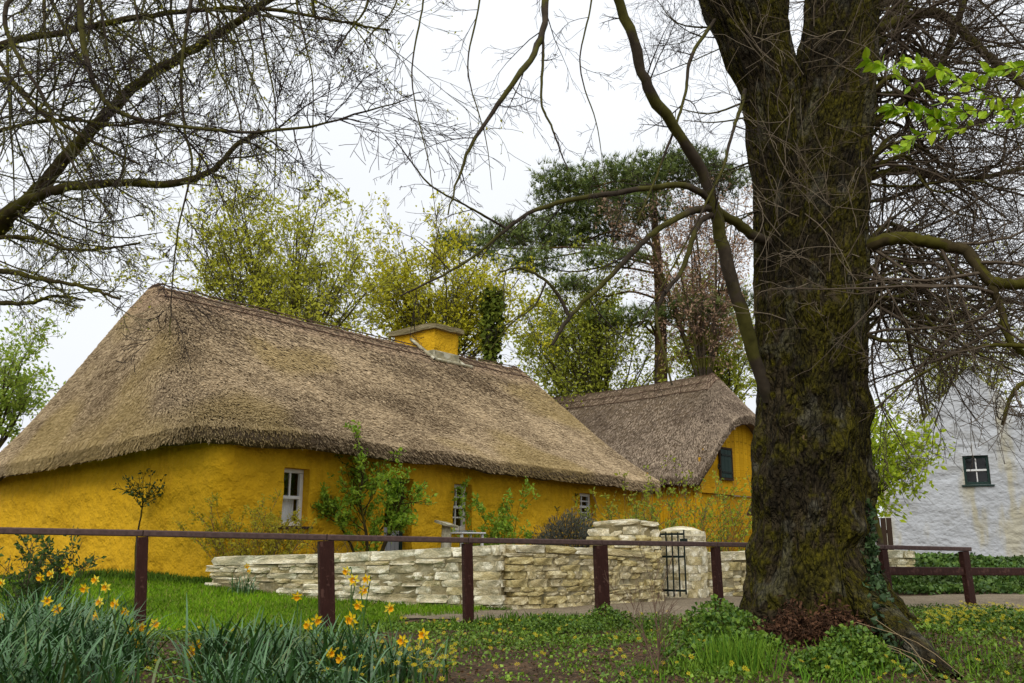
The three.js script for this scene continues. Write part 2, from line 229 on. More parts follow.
// ---------------------------------------------------------------- thatched roofs
// o: L, W (wall plan), over, rc (corner radius), r0, r1 (ridge set back from either end), eave(s, t), ridge, thick, straws, seed, tint
function thatchRoof(parent, o) {
  const out = [], { L, W, over: e, rc } = o, N = 260, R = rng(o.seed);
  { const seg = [], arc = (cs, ct, a0) => { for (let k = 0; k <= 14; k++) { const a = a0 + k / 14 * Math.PI / 2; seg.push([cs + rc * Math.cos(a), ct + rc * Math.sin(a)]); } };
    arc(L + e - rc, W + e - rc, 0); arc(-e + rc, W + e - rc, Math.PI / 2); arc(-e + rc, -e + rc, Math.PI); arc(L + e - rc, -e + rc, Math.PI * 1.5); seg.push(seg[0]);
    const len = [0]; for (let k = 1; k < seg.length; k++) len.push(len[k - 1] + Math.hypot(seg[k][0] - seg[k - 1][0], seg[k][1] - seg[k - 1][1]));
    let k = 0; for (let i = 0; i < N; i++) { const q = i / N * len[len.length - 1]; while (len[k + 1] < q) k++; const f = (q - len[k]) / (len[k + 1] - len[k]); out.push([lerp(seg[k][0], seg[k + 1][0], f), lerp(seg[k][1], seg[k + 1][1], f)]); } }
  const O = (a) => { a = ((a % 1) + 1) % 1 * N; const i = Math.floor(a), f = a - i, p = out[i % N], q = out[(i + 1) % N]; return [lerp(p[0], q[0], f), lerp(p[1], q[1], f)]; };
  const prof = (p) => { const q = (Math.sqrt(p * p + 0.0016) - 0.04) / (Math.sqrt(1.0016) - 0.04); return q + (o.bell ?? 0.05) * Math.sin(Math.PI * Math.min(1, q)) * q; };
  const S = (a, p) => {
    const [s, t] = O(a), rs = clamp(s, o.r0, L - o.r1), rt = W / 2, ev = o.eave(s, t) + o.thick, top = o.ridge + (o.sag ? -o.sag * Math.sin(Math.PI * clamp((rs - o.r0) / (L - o.r0 - o.r1))) : 0);
    const x = lerp(rs, s, p), z = lerp(rt, t, p), w = p * (1 - 0.3 * p);
    return V(x, lerp(top, ev, prof(p)) + w * 0.10 * fbm3(x * 0.55, o.seed, z * 0.55, 3) + 0.03 * fbm3(x * 2.1, o.seed + 5, z * 2.1, 2), -z);
  };
  const K = 34, rows = K + 4;
  const g = gridGeo(N, rows, (u, v, i, j) => {
    if (j <= K) return S(i / N, j / K);
    const b = S(i / N, 1), [s, t] = O(i / N), rs = clamp(s, o.r0, L - o.r1), d = V(rs - s, 0, -(W / 2 - t)).normalize(), th = o.thick + 0.05 * fbm3(s * 1.3, 2, t * 1.3, 3);
    const k = j - K; return k === 1 ? b.add(d.multiplyScalar(-0.03)).add(V(0, -th * 0.45, 0)) : k === 2 ? b.add(d.multiplyScalar(0.05)).add(V(0, -th, 0)) : k === 3 ? b.add(d.multiplyScalar(0.45)).add(V(0, -th + 0.12, 0)) : b.add(d.multiplyScalar(e + 0.55)).add(V(0, -th + 0.5, 0));
  }, (u, v, p) => [u * 2 * (L + W + 4 * e), v * 7]);
  const roof = part(parent, 'thatched_roof', g, M.thatch);
  // straw: short reed butts lying down the slope
  const list = [], list2 = [], q = new THREE.Quaternion(), mm = new THREE.Matrix4(), front = o.front ?? (() => true);
  let guard = 0;
  while (list.length < o.straws && guard++ < o.straws * 6) {
    const a = R(), p = Math.sqrt(R() * 0.998 + 0.002), [s, t] = O(a); if (!front(s, t)) continue;
    const rim = R() < 0.16, pp = rim ? 0.975 + 0.025 * R() : p;
    const P0 = S(a, pp), P1 = S(a, Math.min(1, pp + 0.012)), P2 = S(a + 0.0012, pp); let dn = pp > 0.985 ? P0.clone().sub(S(a, pp - 0.012)) : P1.sub(P0); dn.normalize();
    const ac = P2.sub(P0).normalize(); let nn = V().crossVectors(ac, dn).normalize(); if (nn.y < 0) nn.negate();
    const big = fbm3(P0.x * 0.7, P0.y * 0.7, P0.z * 0.7 + o.seed, 4), pat = fbm3(P0.x * 2.6, P0.y * 2.6, P0.z * 2.6 + 7, 3);
    const yaw = (R() - 0.5) * 0.75 + big * 0.7, d2 = dn.clone().multiplyScalar(Math.cos(yaw)).addScaledVector(ac, Math.sin(yaw)).addScaledVector(nn, 0.05 + 0.16 * R()).normalize();
    if (rim) d2.addScaledVector(V(0, -1, 0), 0.25 + 0.5 * R()).normalize();
    const zz = nn.clone().addScaledVector(d2, -nn.dot(d2)).normalize(), xx = V().crossVectors(d2, zz);
    q.setFromRotationMatrix(mm.makeBasis(xx, d2, zz));
    const l = rim ? 0.10 + 0.08 * R() : 0.10 + 0.12 * R() * R(), w = 0.10 + 0.16 * R();
    const tone = clamp(0.58 + 0.45 * pat + 0.55 * big + 1.0 * (R() - 0.5), 0, 1.15), ridgeBand = sstep(0.24, 0.16, pp);
    let c = mix(o.tint[0], o.tint[1], tone); c = mix(c, o.tint[3] ?? c, sstep(0.02, 0.25, fbm3(P0.x * 0.33 + 4, P0.y * 0.4, P0.z * 0.33, 3)) * 0.6); c = mix(c, o.tint[2], ridgeBand * 0.55);
    if (rim) { const dr = R() * (o.thick * 0.95); P0.y -= dr; P0.addScaledVector(V(dn.x, 0, dn.z).normalize(), 0.035 - 0.06 * dr / o.thick); }
    list.push({ p: P0.addScaledVector(nn, 0.012 + 0.02 * R()), q: q.clone(), s: V(w, l, w), c });
  }
  const st = scatter(roof, 'straw', G.straw, M.straw, list); st.userData.label = 'loose straw ends lying down the thatch';
  // hazel rods pinned along the ridge
  const rods = new Builder();
  for (const p of o.rods) { const pts = []; for (let i = 0; i <= 150; i++) { const b = S(i / 150, p + 0.006 * noise3(i * 0.4, p * 50, 1)); b.y += 0.075; pts.push(b); } rods.tube(pts, 0.017, 4, false); }
  for (let i = 0; i < o.links; i++) { const a = i / o.links + 0.003 * (R() - 0.5), p0 = o.rods[0] * 0.7, p1 = o.rods[o.rods.length - 1] + 0.01, pts = []; for (let k = 0; k <= 5; k++) { const b = S(a + (i % 2 ? 0.006 : -0.006) * (k / 5), lerp(p0, p1, k / 5)); b.y += 0.08; pts.push(b); } rods.tube(pts, 0.011, 4, false); }
  part(roof, 'ridge_rods', rods.geo(), M.rod, 'hazel rods pinned along the ridge').userData.kind = 'stuff';
  return { roof, S, O };
}
// a wall run round a plan, with openings cut in the front: list of {x0, x1, y0, y1, deep}
function plasterShell(parent, o, openings) {
  const { L, W } = o, rc = o.rc ?? 0.3, pts = [];
  const ss = new Set(); for (let s = rc; s < L - rc; s += 0.15) ss.add(+s.toFixed(3)); for (const w of openings) { ss.add(+w.x0.toFixed(3)); ss.add(+w.x1.toFixed(3)); }
  const fs = [...ss].sort((a, b) => a - b).filter((s, i, a) => i === 0 || s - a[i - 1] > 0.03 || openings.some((w) => Math.abs(w.x0 - s) < 0.002 || Math.abs(w.x1 - s) < 0.002));
  for (const s of fs) pts.push([s, 0, 0, 1, true]);
  const arc = (cs, ct, a0) => { for (let k = 0; k <= 6; k++) { const a = a0 + k / 6 * Math.PI / 2; pts.push([cs + rc * Math.cos(a), -(ct + rc * Math.sin(a)), Math.cos(a), -Math.sin(a)]); } };
  arc(L - rc, rc, -Math.PI / 2); for (let t = rc + 0.3; t < W - rc; t += 0.3) pts.push([L, -t, 1, 0]); arc(L - rc, W - rc, 0);
  for (let s = L - rc - 0.5; s > rc; s -= 0.5) pts.push([s, -W, 0, -1]); arc(rc, W - rc, Math.PI / 2); for (let t = W - rc - 0.15; t > rc; t -= 0.15) pts.push([0, -t, -1, 0]); arc(rc, rc, Math.PI);
  pts.push(pts[0]);
  const ys = [...new Set([...Array.from({ length: Math.ceil((o.top + 0.4) / 0.15) + 1 }, (_, k) => +(-0.4 + k * 0.15).toFixed(3)), ...openings.flatMap((w) => [+w.y0.toFixed(3), +w.y1.toFixed(3)])])].sort((a, b) => a - b);
  const P = [], T = [], I = []; let run = 0;
  const place = (c, y) => { const d = (0.07 * fbm3(c[0] * 0.9 + 3, y * 1.5, c[1] * 0.9, 3) + 0.03 * fbm3(c[0] * 2.2, y * 5, c[1] * 2.2, 2) + 0.012 * fbm3(c[0] * 4, y * 4, c[1] * 4, 2)) - 0.03 * (y / o.top - 0.3); return [c[0] + c[2] * d, y, c[1] + c[3] * d]; };
  pts.forEach((c, i) => { if (i) run += Math.hypot(c[0] - pts[i - 1][0], c[1] - pts[i - 1][1]); for (const y of ys) { P.push(...place(c, y)); T.push(run, y); } });
  const H = ys.length;
  for (let i = 0; i < pts.length - 1; i++) for (let j = 0; j < H - 1; j++) {
    if (pts[i][4] && pts[i + 1][4]) { const mx = (pts[i][0] + pts[i + 1][0]) / 2, my = (ys[j] + ys[j + 1]) / 2; if (openings.some((w) => mx > w.x0 && mx < w.x1 && my > w.y0 && my < w.y1)) continue; }
    const a = i * H + j, b = (i + 1) * H + j; I.push(a, b, b + 1, a, b + 1, a + 1);
  }
  for (const w of openings) {      // reveals
    const c = [[w.x0, w.y0], [w.x1, w.y0], [w.x1, w.y1], [w.x0, w.y1]];
    for (let k = 0; k < 4; k++) { const [a0, b0] = c[k], [a1, b1] = c[(k + 1) % 4], n = 6; for (let m = 0; m < n; m++) { const f = m / n, f2 = (m + 1) / n, A = place([lerp(a0, a1, f), 0, 0, 1], lerp(b0, b1, f)), B = place([lerp(a0, a1, f2), 0, 0, 1], lerp(b0, b1, f2)), o0 = P.length / 3; P.push(...A, ...B, B[0], B[1], -w.deep, A[0], A[1], -w.deep); for (const q of [A, B]) T.push(q[0] + q[1], 0); T.push(B[0] + B[1], w.deep, A[0] + A[1], w.deep); I.push(o0, o0 + 1, o0 + 2, o0, o0 + 2, o0 + 3); } }
  }
  const g = new THREE.BufferGeometry(); g.setAttribute('position', new THREE.Float32BufferAttribute(P, 3)); g.setAttribute('uv', new THREE.Float32BufferAttribute(T, 2)); g.setIndex(I); g.computeVertexNormals();
  return part(parent, 'wall', g, o.m);
}
// a sash window in an opening; cols x rows of panes
function sashWindow(parent, w, o) {
  const f = new THREE.Group(); f.name = 'window'; parent.add(f); const W = w.x1 - w.x0, H = w.y1 - w.y0, z = -w.deep + 0.06, cx = (w.x0 + w.x1) / 2, cy = (w.y0 + w.y1) / 2, t = o.bar ?? 0.045, fm = o.m ?? M.whitePaint;
  f.position.set(cx, cy, z); if (o.label) f.userData.label = o.label;
  const fr = [bevelBox(W, t * 1.3, 0.08, 0.006, 0, H / 2 - t * 0.65, 0), bevelBox(W, t * 1.5, 0.08, 0.006, 0, -H / 2 + t * 0.75, 0), bevelBox(t * 1.3, H - t * 2.9, 0.078, 0.006, -W / 2 + t * 0.65, 0.004, 0), bevelBox(t * 1.3, H - t * 2.9, 0.078, 0.006, W / 2 - t * 0.65, 0.004, 0)];
  part(f, 'frame', mergeGeometries(fr), o.frame ?? fm);
  const iw = W - t * 2.6, ih = H - t * 2.8; part(f, 'meeting_rail', bevelBox(iw, t, 0.06, 0.005, 0, 0, 0.012), fm);
  for (const [half, rows, cols] of [[1, o.rowsUp ?? 1, o.cols ?? 2], [-1, o.rowsDown ?? 1, o.colsDown ?? o.cols ?? 2]]) {
    const hh = ih / 2 - t / 2, y0 = half * (t / 2 + hh / 2), zz = half > 0 ? 0.008 : -0.012;
    for (let c = 1; c < cols; c++) part(f, 'glazing_bar', box(t * 0.55, hh, 0.035, -iw / 2 + c * iw / cols, y0, zz), fm);
    for (let r = 1; r < rows; r++) part(f, 'glazing_bar', box(iw, t * 0.5, 0.032, 0, y0 - hh / 2 + r * hh / rows, zz), fm);
    for (let c = 0; c < cols; c++) for (let r = 0; r < rows; r++) part(f, 'pane', new THREE.PlaneGeometry(iw / cols - 0.01, hh / rows - 0.01).translate(-iw / 2 + (c + 0.5) * iw / cols, y0 - hh / 2 + (r + 0.5) * hh / rows, zz - 0.008), M.pane);
  }
  if (o.curtain) { const c = gridGeo(40, 6, (u, v) => V(lerp(-iw / 2, iw / 2, u), lerp(-ih / 2, o.curtain * ih - ih / 2, v), -0.11 + 0.018 * Math.sin(u * 42 + v) * (0.6 + 0.4 * Math.sin(u * 9)))); part(f, 'lace_curtain', c, M.lace); }
  if (o.sill) part(f, 'sill', bevelBox(W + 0.16, 0.05, w.deep + 0.02, 0.01, 0, -H / 2 - 0.03, w.deep / 2 - 0.005), o.sill);
  return f;
}

// ---------------------------------------------------------------- the yellow cottage
const U = V(0.641, 0, -0.768).normalize(), TURN = Math.atan2(-U.z, U.x), FN = V(-U.z, 0, U.x).multiplyScalar(1);   // along the front, and its outward normal
if (FN.z < 0) FN.negate();
const K0 = V(KC.x, 0, KC.z), CL = 14.55, CW = 9.6;
const front = (px, py) => { const p = onPlane(px, py, K0, FN).sub(K0); return { s: p.dot(U), y: p.y }; };
const opening = (xa, xb, ya, yb, deep) => { const xm = (xa + xb) / 2; return { x0: front(xa, 500).s, x1: front(xb, 500).s, y0: front(xm, yb).y, y1: front(xm, ya).y, deep }; };
const cottage = thing('thatched_cottage', 'long yellow thatched cottage with a hipped end and a squat ridge chimney', 'cottage', [K0.x, 0, K0.z], TURN);
const wins = [opening(283, 309, 468, 526, 0.3), opening(454, 472, 484, 530, 0.3), opening(580, 596, 493, 520, 0.3)], doorHole = opening(386, 413, 478, 556, 0.42);
doorHole.y0 = 0.28;
plasterShell(cottage, { L: CL, W: CW, top: 3.0, m: M.plaster }, [...wins, doorHole]);
sashWindow(cottage, wins[0], { cols: 2, colsDown: 1, curtain: 0.5, sill: M.darkWood, label: 'white sash window with lace behind its lower half', bar: 0.06 });
sashWindow(cottage, wins[1], { cols: 2, rowsUp: 2, rowsDown: 2, sill: M.greyPaint, bar: 0.06 });
sashWindow(cottage, wins[2], { cols: 2, rowsUp: 2, rowsDown: 2, bar: 0.06 });
{ const d = new THREE.Group(); d.name = 'door'; cottage.add(d); const w = doorHole.x1 - doorHole.x0, h = doorHole.y1 - doorHole.y0; d.position.set((doorHole.x0 + doorHole.x1) / 2, doorHole.y0, -0.34);
  part(d, 'frame', mergeGeometries([box(0.08, h, 0.1, -w / 2 + 0.04, h / 2, 0), box(0.08, h, 0.1, w / 2 - 0.04, h / 2, 0), box(w - 0.16, 0.09, 0.098, 0, h - 0.045, 0)]), M.greenPaint);
  const n = 5, pw = (w - 0.18) / n; for (let k = 0; k < n; k++) part(d, 'board', bevelBox(pw - 0.008, 1.0, 0.045, 0.006, -w / 2 + 0.09 + pw * (k + 0.5), 0.53, 0.02), M.greyPaint);
  for (const y of [0.3, 0.85]) part(d, 'ledge', bevelBox(w - 0.2, 0.1, 0.03, 0.005, 0, y, -0.02), M.greyPaint);
  part(d, 'latch', box(0.03, 0.1, 0.04, w / 2 - 0.16, 0.85, 0.06), M.iron); part(d, 'step', bevelBox(w + 0.2, 0.14, 0.5, 0.02, 0, -0.06, 0.3), M.cement); }
const cRoof = thatchRoof(cottage, { L: CL, W: CW, over: 0.5, rc: 1.5, r0: 1.15, r1: 0.9, ridge: 6.72, sag: 0.05, thick: 0.28, bell: 0.07, seed: 5, straws: 165000, eave: (s, t) => 2.68 - 0.018 * s + (s < -0.2 ? 0.02 : 0) + (t > 0 && s < 0.5 ? -0.035 * t : 0), rods: [0.05, 0.10, 0.155], links: 60,
  front: (s, t) => t < CW * 0.5 || s < 1.2, tint: [[0.14, 0.095, 0.052], [0.51, 0.39, 0.24], [0.48, 0.34, 0.225], [0.38, 0.28, 0.11]] });
// where the ridge shows behind x = 428 in the picture
{ const ridgeAt = 9.8; const ch = new THREE.Group(); ch.name = 'chimney'; cottage.add(ch); ch.position.set(ridgeAt, 6.1, -CW / 2 - 0.05); ch.userData.label = 'squat yellow chimney with a stone capping slab';
  const body = gridGeo(40, 12, (u, v) => { const a = u * 4, k = Math.floor(a) % 4, f = a - Math.floor(a), w = 0.5, d = 0.85, c = [[-w, d], [w, d], [w, -d], [-w, -d]], p = c[k], q = c[(k + 1) % 4], x = lerp(p[0], q[0], f), z = lerp(p[1], q[1], f), n = 1 + 0.03 * fbm3(x * 3, v * 4, z * 3, 3); return V(x * n, v * 1.22 - 0.2, z * n); }, (u, v) => [u * 5.4, v * 1.3]); part(ch, 'stack', body, M.plaster);
  part(ch, 'stack_base', bevelBox(1.06, 0.55, 1.76, 0.03, 0, 0.1, 0), M.cement);
  const cap = new THREE.BoxGeometry(1.22, 0.2, 1.98, 12, 3, 16), cp = cap.attributes.position; for (let i = 0; i < cp.count; i++) { const x = cp.getX(i), y = cp.getY(i), z = cp.getZ(i), k = 1 + 0.035 * fbm3(x * 2.5, y * 4, z * 2.5, 3); cp.setXYZ(i, x * k, y + 0.05 * fbm3(x * 2, 5, z * 2, 3) - (y > 0 ? 0.05 * (x * x + z * z) : 0), z * k); } cap.computeVertexNormals(); cap.translate(0, 1.1, 0); part(ch, 'cap_slab', cap, M.slabStone);
  const fl = new Builder(), w = 0.62; // cement fillet run down the thatch on either side and along the front
  const yt = (t) => { const run = CW / 2 + 0.5, p = Math.abs(t) / run; return 6.72 - (6.72 - 2.8) * p - 6.1 + 0.17; };
  for (const sx of [-1, 1]) fl.tube([V(sx * w, yt(0), 0), V(sx * w, yt(0.5), 0.5), V(sx * w, yt(0.98), 0.98)], 0.055, 6); fl.tube([V(-w, yt(0.98), 0.98), V(0, yt(0.98), 1.0), V(w + 0.35, yt(0.98), 0.98)], 0.055, 6); part(ch, 'cement_fillet', fl.geo(), M.cement); }

// ---------------------------------------------------------------- the boarded barn behind
{ const c0 = at(703, 560, 31.0), bu = V(0.74, 0, 0.67).normalize(), turn = Math.atan2(-bu.z, bu.x), BL = 11, BW = 5.8;
  // local x runs along the ridge towards the near gable; local -z goes back
  const barn = thing('thatched_barn', 'smaller thatched barn with yellow boarded gable and loft hatch behind the cottage', 'barn', [c0.x - bu.x * BL, 0, c0.z - bu.z * BL], turn);
  const EV = 2.95, RG = 7.3, verge = (t) => { const k = Math.sin(Math.PI * clamp((t + 0.3) / (BW + 0.6))); return EV + 2.3 * Math.pow(k, 0.75); };
  thatchRoof(barn, { L: BL, W: BW, over: 0.5, rc: 0.9, r0: 1, r1: 1.0, ridge: RG, sag: 0.1, thick: 0.3, bell: 0.0, seed: 17, straws: 50000, eave: (s, t) => lerp(EV, verge(t), sstep(BL - 0.9, BL + 0.3, s)), rods: [0.06, 0.14, 0.22], links: 40, front: (s, t) => t < BW * 0.5 || s > BL, tint: [[0.12, 0.085, 0.06], [0.47, 0.37, 0.265], [0.48, 0.345, 0.24], [0.30, 0.235, 0.16]] });
  const R = rng(77), skin = part(barn, 'wall_frame', mergeGeometries([box(BL - 0.1, EV + 0.15, 0.12, BL / 2, EV / 2 - 0.2, -0.12), box(0.12, EV - 0.1, BW - 0.3, BL - 0.12, EV / 2 - 0.2, -BW / 2), box(BL - 0.1, EV, 0.12, BL / 2, EV / 2 - 0.2, -BW + 0.12), box(0.12, EV, BW - 0.3, 0.12, EV / 2 - 0.2, -BW / 2)]), M.darkWood);
  const bw = 0.31; // boards of the long side near the corner, then the gable, lower and upper tier
  for (let s = BL - 5.2; s < BL - 0.02; s += bw) part(barn, 'board', bevelBox(bw - 0.014, EV + 0.1, 0.05, 0.006, s + bw / 2, EV / 2 - 0.05, 0.0 + 0.012 * R()), M.planks[Math.floor(R() * 3)]);
  for (let t = 0.04; t < BW - 0.1; t += bw) part(barn, 'board', bevelBox(0.05, 2.78, bw - 0.014, 0.006, BL + 0.015 * R(), 1.3, -t - bw / 2), M.planks[Math.floor(R() * 3)]);
  part(barn, 'gable_beam', bevelBox(0.16, 0.16, BW + 0.1, 0.01, BL + 0.05, 2.78, -BW / 2), M.planks[2]);
  for (let t = 0.04; t < BW - 0.1; t += bw) { const h = verge(t + bw / 2) + 0.15 - 2.87; if (h > 0.1) part(barn, 'board', bevelBox(0.05, h, bw - 0.014, 0.006, BL - 0.02 + 0.015 * R(), 2.87 + h / 2, -t - bw / 2), M.planks[Math.floor(R() * 3)]); }
  const ht = new THREE.Group(); ht.name = 'loft_hatch'; barn.add(ht); ht.position.set(BL + 0.06, 3.78, -1.75); ht.userData.label = 'dark green loft hatch in the gable';
  for (let k = -1; k <= 1; k++) part(ht, 'hatch_board', bevelBox(0.05, 0.98, 0.235, 0.006, 0, 0, k * 0.245), M.greenPaint); for (const y of [-0.3, 0.3]) part(ht, 'hinge_strap', box(0.02, 0.06, 0.7, 0.036, y, 0), M.iron); part(ht, 'hatch_frame', mergeGeometries([box(0.06, 0.07, 0.9, 0, 0.54, 0), box(0.06, 0.07, 0.9, 0, -0.54, 0), box(0.058, 1.0, 0.06, 0, 0, 0.42), box(0.058, 1.0, 0.06, 0, 0, -0.42)]), M.darkWood);
  part(ht, 'hook', new THREE.TorusGeometry(0.09, 0.018, 6, 14).rotateY(Math.PI / 2).translate(0.08, -0.15, 0.62), M.iron);
}

// ---------------------------------------------------------------- the whitewashed house at the right
{ const HT = -0.43, a = at(888, 560, 27), house = thing('whitewashed_house', 'whitewashed stone house gable with one small green framed window', 'house', [a.x, 0, a.z], HT);
  const EV = 2.75, AP = 5.75, wp = onPlane(976.5, 470, V(a.x, 0, a.z), V(Math.sin(HT), 0, Math.cos(HT))).sub(V(a.x, 0, a.z)), wx = Math.hypot(wp.x, wp.z), WW = 2 * wx + 0.1, wy = wp.y, ww = 0.66, wh = 0.82;
  // gable as a fine sheet with a window hole, rough limewashed rubble
  const P = [], T = [], I = [], id = {}, st = 0.1, top = (x) => EV + (AP - EV) * (1 - Math.abs(x - WW / 2) / (WW / 2)) + 0.25;
  const X = [...new Set([...Array.from({ length: Math.ceil(WW / st) + 1 }, (_, k) => +Math.min(WW, k * st).toFixed(3)), +(wx - ww / 2).toFixed(3), +(wx + ww / 2).toFixed(3)])].sort((p, q) => p - q), NY = 76;
  const hole = (x, y) => x > wx - ww / 2 && x < wx + ww / 2 && y > wy - wh / 2 && y < wy + wh / 2;
  const bump = (x, y) => 0.06 * fbm3(x * 1.1, y * 1.4, 3, 4) + 0.035 * fbm3(x * 3.5, y * 6, 8, 3);
  const row = (x, f) => { // heights go through the window edges
    const h = top(x); return f < 0.3 ? lerp(-0.5, wy - wh / 2, f / 0.3) : f < 0.5 ? lerp(wy - wh / 2, wy + wh / 2, (f - 0.3) / 0.2) : lerp(wy + wh / 2, Math.max(h, wy + wh / 2 + 0.02), (f - 0.5) / 0.5); };
  X.forEach((x) => { for (let j = 0; j <= 80; j++) { const h = top(x), y = Math.min(row(x, j / 80), h); P.push(x, y, bump(x, y)); T.push(x, y); } });
  for (let i = 0; i < X.length - 1; i++) for (let j = 0; j < 80; j++) { const mx = (X[i] + X[i + 1]) / 2, k = i * 81 + j; const yc = (P[k * 3 + 1] + P[(k + 1) * 3 + 1]) / 2; if (hole(mx, yc)) continue; I.push(k, k + 81, k + 82, k, k + 82, k + 1); }
  for (const [x0, y0, x1, y1] of [[-1, -1, 1, -1], [1, -1, 1, 1], [1, 1, -1, 1], [-1, 1, -1, -1]]) { const A = [wx + x0 * ww / 2, wy + y0 * wh / 2], B = [wx + x1 * ww / 2, wy + y1 * wh / 2], o = P.length / 3; P.push(A[0], A[1], bump(...A), B[0], B[1], bump(...B), B[0], B[1], -0.3, A[0], A[1], -0.3); T.push(0, 0, 0.6, 0, 0.6, 0.3, 0, 0.3); I.push(o, o + 1, o + 2, o, o + 2, o + 3); }
  const g = new THREE.BufferGeometry(); g.setAttribute('position', new THREE.Float32BufferAttribute(P, 3)); g.setAttribute('uv', new THREE.Float32BufferAttribute(T, 2)); g.setIndex(I); g.computeVertexNormals(); part(house, 'gable_wall', g, M.whitewash);
  part(house, 'side_wall', mergeGeometries([box(0.5, EV + 0.5, 9, 0.25, EV / 2 - 0.25, -4.56), box(0.5, EV + 0.5, 9, WW - 0.25, EV / 2 - 0.25, -4.56), box(WW - 1, 5, 0.4, WW / 2, 2, -9)]), M.whitewash);
  const rf = new Builder(); for (const sx of [-1, 1]) { const x0 = WW / 2, xe = WW / 2 + sx * (WW / 2 + 0.25), ye = EV - 0.15; for (const [y, z0, z1] of [[0.18, -0.06, -9.3]]) { rf.quad(V(x0, AP + y + 0.1, z0 - 0.3), V(xe, ye + y, z0 - 0.3), V(xe, ye + y, z1), V(x0, AP + y + 0.1, z1)); rf.quad(V(x0, AP - 0.1, z0 - 0.3), V(xe, ye - 0.15, z0 - 0.3), V(xe, ye - 0.15, z1), V(x0, AP - 0.1, z1)); rf.quad(V(xe, ye + y, z0 - 0.3), V(xe, ye - 0.15, z0 - 0.3), V(xe, ye - 0.15, z1), V(xe, ye + y, z1)); } } part(house, 'roof', rf.geo(), M.thatch);
  sashWindow(house, { x0: wx - ww / 2, x1: wx + ww / 2, y0: wy - wh / 2, y1: wy + wh / 2, deep: 0.16 }, { cols: 2, frame: M.greenPaint, sill: M.greenPaint, bar: 0.055, label: 'small four-pane window in a dark green frame' });
}
// a white rainwater pipe on a grey shed and a plank gate, in the gap left of the white house
{ const p = at(880, 560, 30), s = thing('grey_shed', 'low grey shed with a white corner pipe left of the whitewashed house', 'shed', [p.x, 0, p.z]);
  part(s, 'wall', mergeGeometries([box(3.2, 2.0, 2.5, -1.75, 1.0, -1.4)]), M.greyPaint); const r = new Builder(); r.quad(V(-3.5, 2.0, 0.1), V(0.1, 2.0, 0.1), V(0.1, 2.75, -1.4), V(-3.5, 2.75, -1.4)); r.quad(V(-3.5, 2.75, -1.4), V(0.1, 2.75, -1.4), V(0.1, 2.0, -2.8), V(-3.5, 2.0, -2.8)); part(s, 'roof', r.geo(), M.greyPaint); part(s, 'corner_pipe', new THREE.CylinderGeometry(0.09, 0.09, 2.1, 12).translate(-0.05, 1.05, 0.0), M.whitePaint); 
  const q = at(886, 560, 24), gt = thing('plank_gate', 'short dark plank gate against the whitewashed house corner', 'gate', [q.x, 0, q.z]); for (let k = 0; k < 3; k++) part(gt, 'plank', bevelBox(0.13, 1.5, 0.03, 0.005, -0.14 + k * 0.15, 0.9, 0), M.darkWood); for (const y of [0.55, 1.3]) part(gt, 'cross_rail', box(0.46, 0.09, 0.04, 0, y, -0.036), M.darkWood); }
// ---------------------------------------------------------------- limewashed stone walls, gate, railing
const stoneGeos = Array.from({ length: 9 }, (_, k) => { const g = new THREE.BoxGeometry(1, 1, 1, 3, 2, 2).toNonIndexed(), p = g.attributes.position; for (let i = 0; i < p.count; i++) { let x = p.getX(i), y = p.getY(i), z = p.getZ(i); const r = 1 - 0.05 * ((2 * x) ** 4 * (2 * y) ** 2 + (2 * z) ** 4 * (2 * y) ** 2 + (2 * x) ** 4 * (2 * z) ** 2) / 1.8; x *= r; y *= r; z *= r; p.setXYZ(i, x + 0.035 * noise3(x * 2.2 + k * 9, y * 2.2, z * 2.2), y + 0.045 * noise3(x * 2.1, y * 2 + k * 7, z * 2), z + 0.07 * noise3(x * 2.5, y * 2.5, z * 2 + k * 5)); } g.computeVertexNormals(); const t = g.attributes.uv; for (let i = 0; i < t.count; i++) t.setXY(i, t.getX(i) * 0.55 + k * 0.37, t.getY(i) * 0.22 + k * 0.21); return g; });
